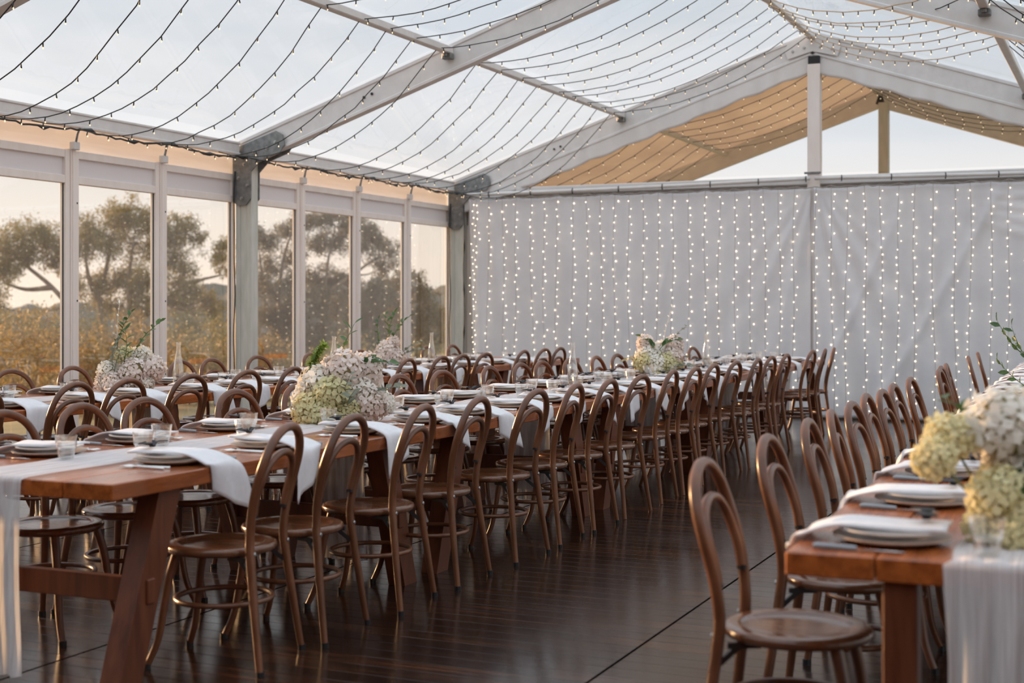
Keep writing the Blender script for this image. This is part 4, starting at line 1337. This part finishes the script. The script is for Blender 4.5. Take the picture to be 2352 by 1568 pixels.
bouquet(-6.5, 7.93, 'blush and ivory flower centrepiece by the second window', conv(323, 290, 900, [
    (242, 855, 26, 'ivory', 0), (232, 880, 20, 'blush', -.02), (276, 818, 22, 'yellow', .03), (312, 822, 26, 'ivory', .05), (302, 858, 34, 'blush', -.05), (346, 848, 28, 'blush', 0), (262, 882, 26, 'blush', -.08), (330, 882, 20, 'ivory', -.04), (282, 868, 34, 'ivory', .06)]),
    [(-.10, -.04, .16, 'greyleaf', -.3, A), (-.07, -.08, .14, 'greyleaf', .1, A - 1.2), (-.10, 0, .20, 'tall', -.04, A), (-.10, 0, .26, 'leaf', 0, A), (.02, 0, .24, 'leaf', .3, A), (-.03, -.05, .18, 'leaf', -.2, A + 2)], 3)
bouquet(-6.5, 11.75, 'pale pink flower centrepiece by the seventh window', conv(240, 955, 849, [
    (945, 812, 28, 'blush', -.03), (960, 786, 15, 'blush', 0), (922, 828, 18, 'blush', -.04), (968, 824, 22, 'blush', -.02), (900, 838, 12, 'ivory', 0), (950, 835, 22, 'ivory', .04)]),
    [(-.08, 0, .16, 'leaf', -.5, A), (-.02, 0, .22, 'leaf', -.2, A), (.0, 0, .24, 'leaf', .2, A), (.10, 0, .14, 'greyleaf', .5, A), (.09, -.03, .12, 'greyleaf', .8, A), (-.05, 0, .2, 'leaf', -.3, A + 2)], 4)
bouquet(-.31, 3.80, 'large yellow and white flower centrepiece at the near end of the right-hand tables', conv(895, 2307, 1247, [
    (2150, 1058, 50, 'yellow', -.02), (2200, 1018, 62, 'yellow', .04), (2325, 985, 92, 'ivory', .02), (2350, 1075, 70, 'ivory', .05), (2290, 1140, 72, 'yellow', -.05), (2352, 1180, 64, 'yellow', -.10), (2258, 1205, 50, 'lime', -.04), (2305, 1215, 52, 'lime', -.10),
    (2385, 1120, 80, 'ivory', -.02), (2390, 1200, 60, 'lime', -.08)]),
    [(0.0, -.10, .08, 'big', .4, A - .3), (.05, -.02, .1, 'big', -.3, A), (.03, .05, .12, 'leaf', .4, A + 2)], 5)
bouquet(-.47, 9.1, 'flower centrepiece on the right-hand tables with a leafy spray reaching left', conv(380, 2413, 935, [
    (2420, 860, 40, 'ivory', 0), (2390, 905, 36, 'yellow', -.04), (2450, 890, 40, 'blush', 0), (2430, 915, 36, 'lime', -.06), (2400, 870, 30, 'lime', .05)]),
    [(-.04, 0, .22, 'leaf', -1.0, A), (-.10, -.03, .28, 'leaf', -1.15, A), (-.06, -.02, .08, 'leaf', -1.3, A)], 6)

# ================================================================== roof string lights
def span(a, b, sag, n=14):
    a, b = Vector(a), Vector(b)
    return [a.lerp(b, k / n) + Vector((0, 0, -4 * sag * (k / n) * (1 - k / n))) for k in range(n + 1)]


bulb_r = [(0, 0), (.0048, -.005), (.0048, -.014), (0, -.019)]


def string_light(pts, label, seed, group):
    rs = random.Random(seed)
    t = thing('string_light', label, 'string lights', pts[0], 0, group)
    o = Vector(pts[0])
    q = []
    for k, p in enumerate(pts):
        q.append(p - o + Vector((rs.uniform(-.01, .01), rs.uniform(-.012, .012), rs.uniform(-.006, .006))))
    c = MB().tube(q, .0048, 5)
    b = MB()
    acc, nxt = 0, .12
    for p0, p1 in zip(q, q[1:]):
        L_ = (p1 - p0).length
        while acc + L_ > nxt:
            p = p0.lerp(p1, (nxt - acc) / L_)
            c.tube([p, p + Vector((rs.uniform(-.008, .008), rs.uniform(-.008, .008), -.034))], .0055, 5)
            b.lathe(bulb_r, 6, (p.x, p.y, p.z - .030))
            nxt += .26 + rs.uniform(-.02, .02)
        acc += L_
    put('cable', c.mesh('cable', 'wire', True), t)
    put('bulbs', b.mesh('bulbs', 'bulb_roof', True), t)['kind'] = 'stuff'


SY = [6.76, 7.25, 7.74, 8.23, 8.72, 9.21, 9.70, 10.32, 10.77, 11.26, 11.75, 12.63, 13.12, 13.69, 14.19, 14.70, 15.13, 15.62, 16.10, 16.55]
for k, y in enumerate(SY):
    rs = random.Random(k)
    e = y + .22 + rs.uniform(-.08, .08)
    pts = span((-8.30, e, 2.89), (-6.0, y, 3.80), .40 + rs.uniform(-.05, .06)) + span((-6.0, y, 3.80), (XM, y + .05, 4.56), .20 + rs.uniform(-.03, .04))[1:] + \
        span((XM, y + .05, 4.56), (-1.1, y - 2.6, 3.86), .22 + rs.uniform(-.03, .05))[1:] + span((-1.1, y - 2.6, 3.86), (1.2, y - 2.4, 2.9), .3)[1:]
    string_light(pts, 'dark string of small warm bulbs under the clear roof, %s from the near end' % ORD[k], k + 50, 'string lights under the clear roof')
for k, y in enumerate([17.6, 18.2, 18.8, 19.4, 20.0, 20.6, 21.2]):
    pts = span((-8.30, y + .2, 2.89), (-6.0, y, 3.80), .16) + span((-6.0, y, 3.80), (XM, y, 4.56), .18)[1:] + span((XM, y, 4.56), (-1.1, y, 3.86), .2)[1:]
    string_light(pts, 'string of warm bulbs under the tan far roof, %s beyond the curtain' % ('first' if k == 0 else ORD[k]), k + 90, 'string lights beyond the curtain')
# bundled dark cable slung along the left eave, one length per bay
for a, b, lab in ((7.1, 12.0, 'dark bundled cable slung under the eave above the near windows'), (12.1, 16.95, 'dark bundled cable slung under the eave above the far windows')):
    n = 60
    pts = [(XL + .12 + .01 * math.sin(k * 1.7), a + (b - a) * k / n, 2.895 - .035 * abs(math.sin(k / n * pi * 4)) + .008 * math.sin(k * 2.3)) for k in range(n + 1)]
    rd = [.009 + (.012 if k % 7 == 3 else 0) for k in range(n + 1)]
    tag(put('cable_bundle', MB().tube(pts, rd, 6).mesh('cable_bundle', 'wire', True)), lab, 'cable')
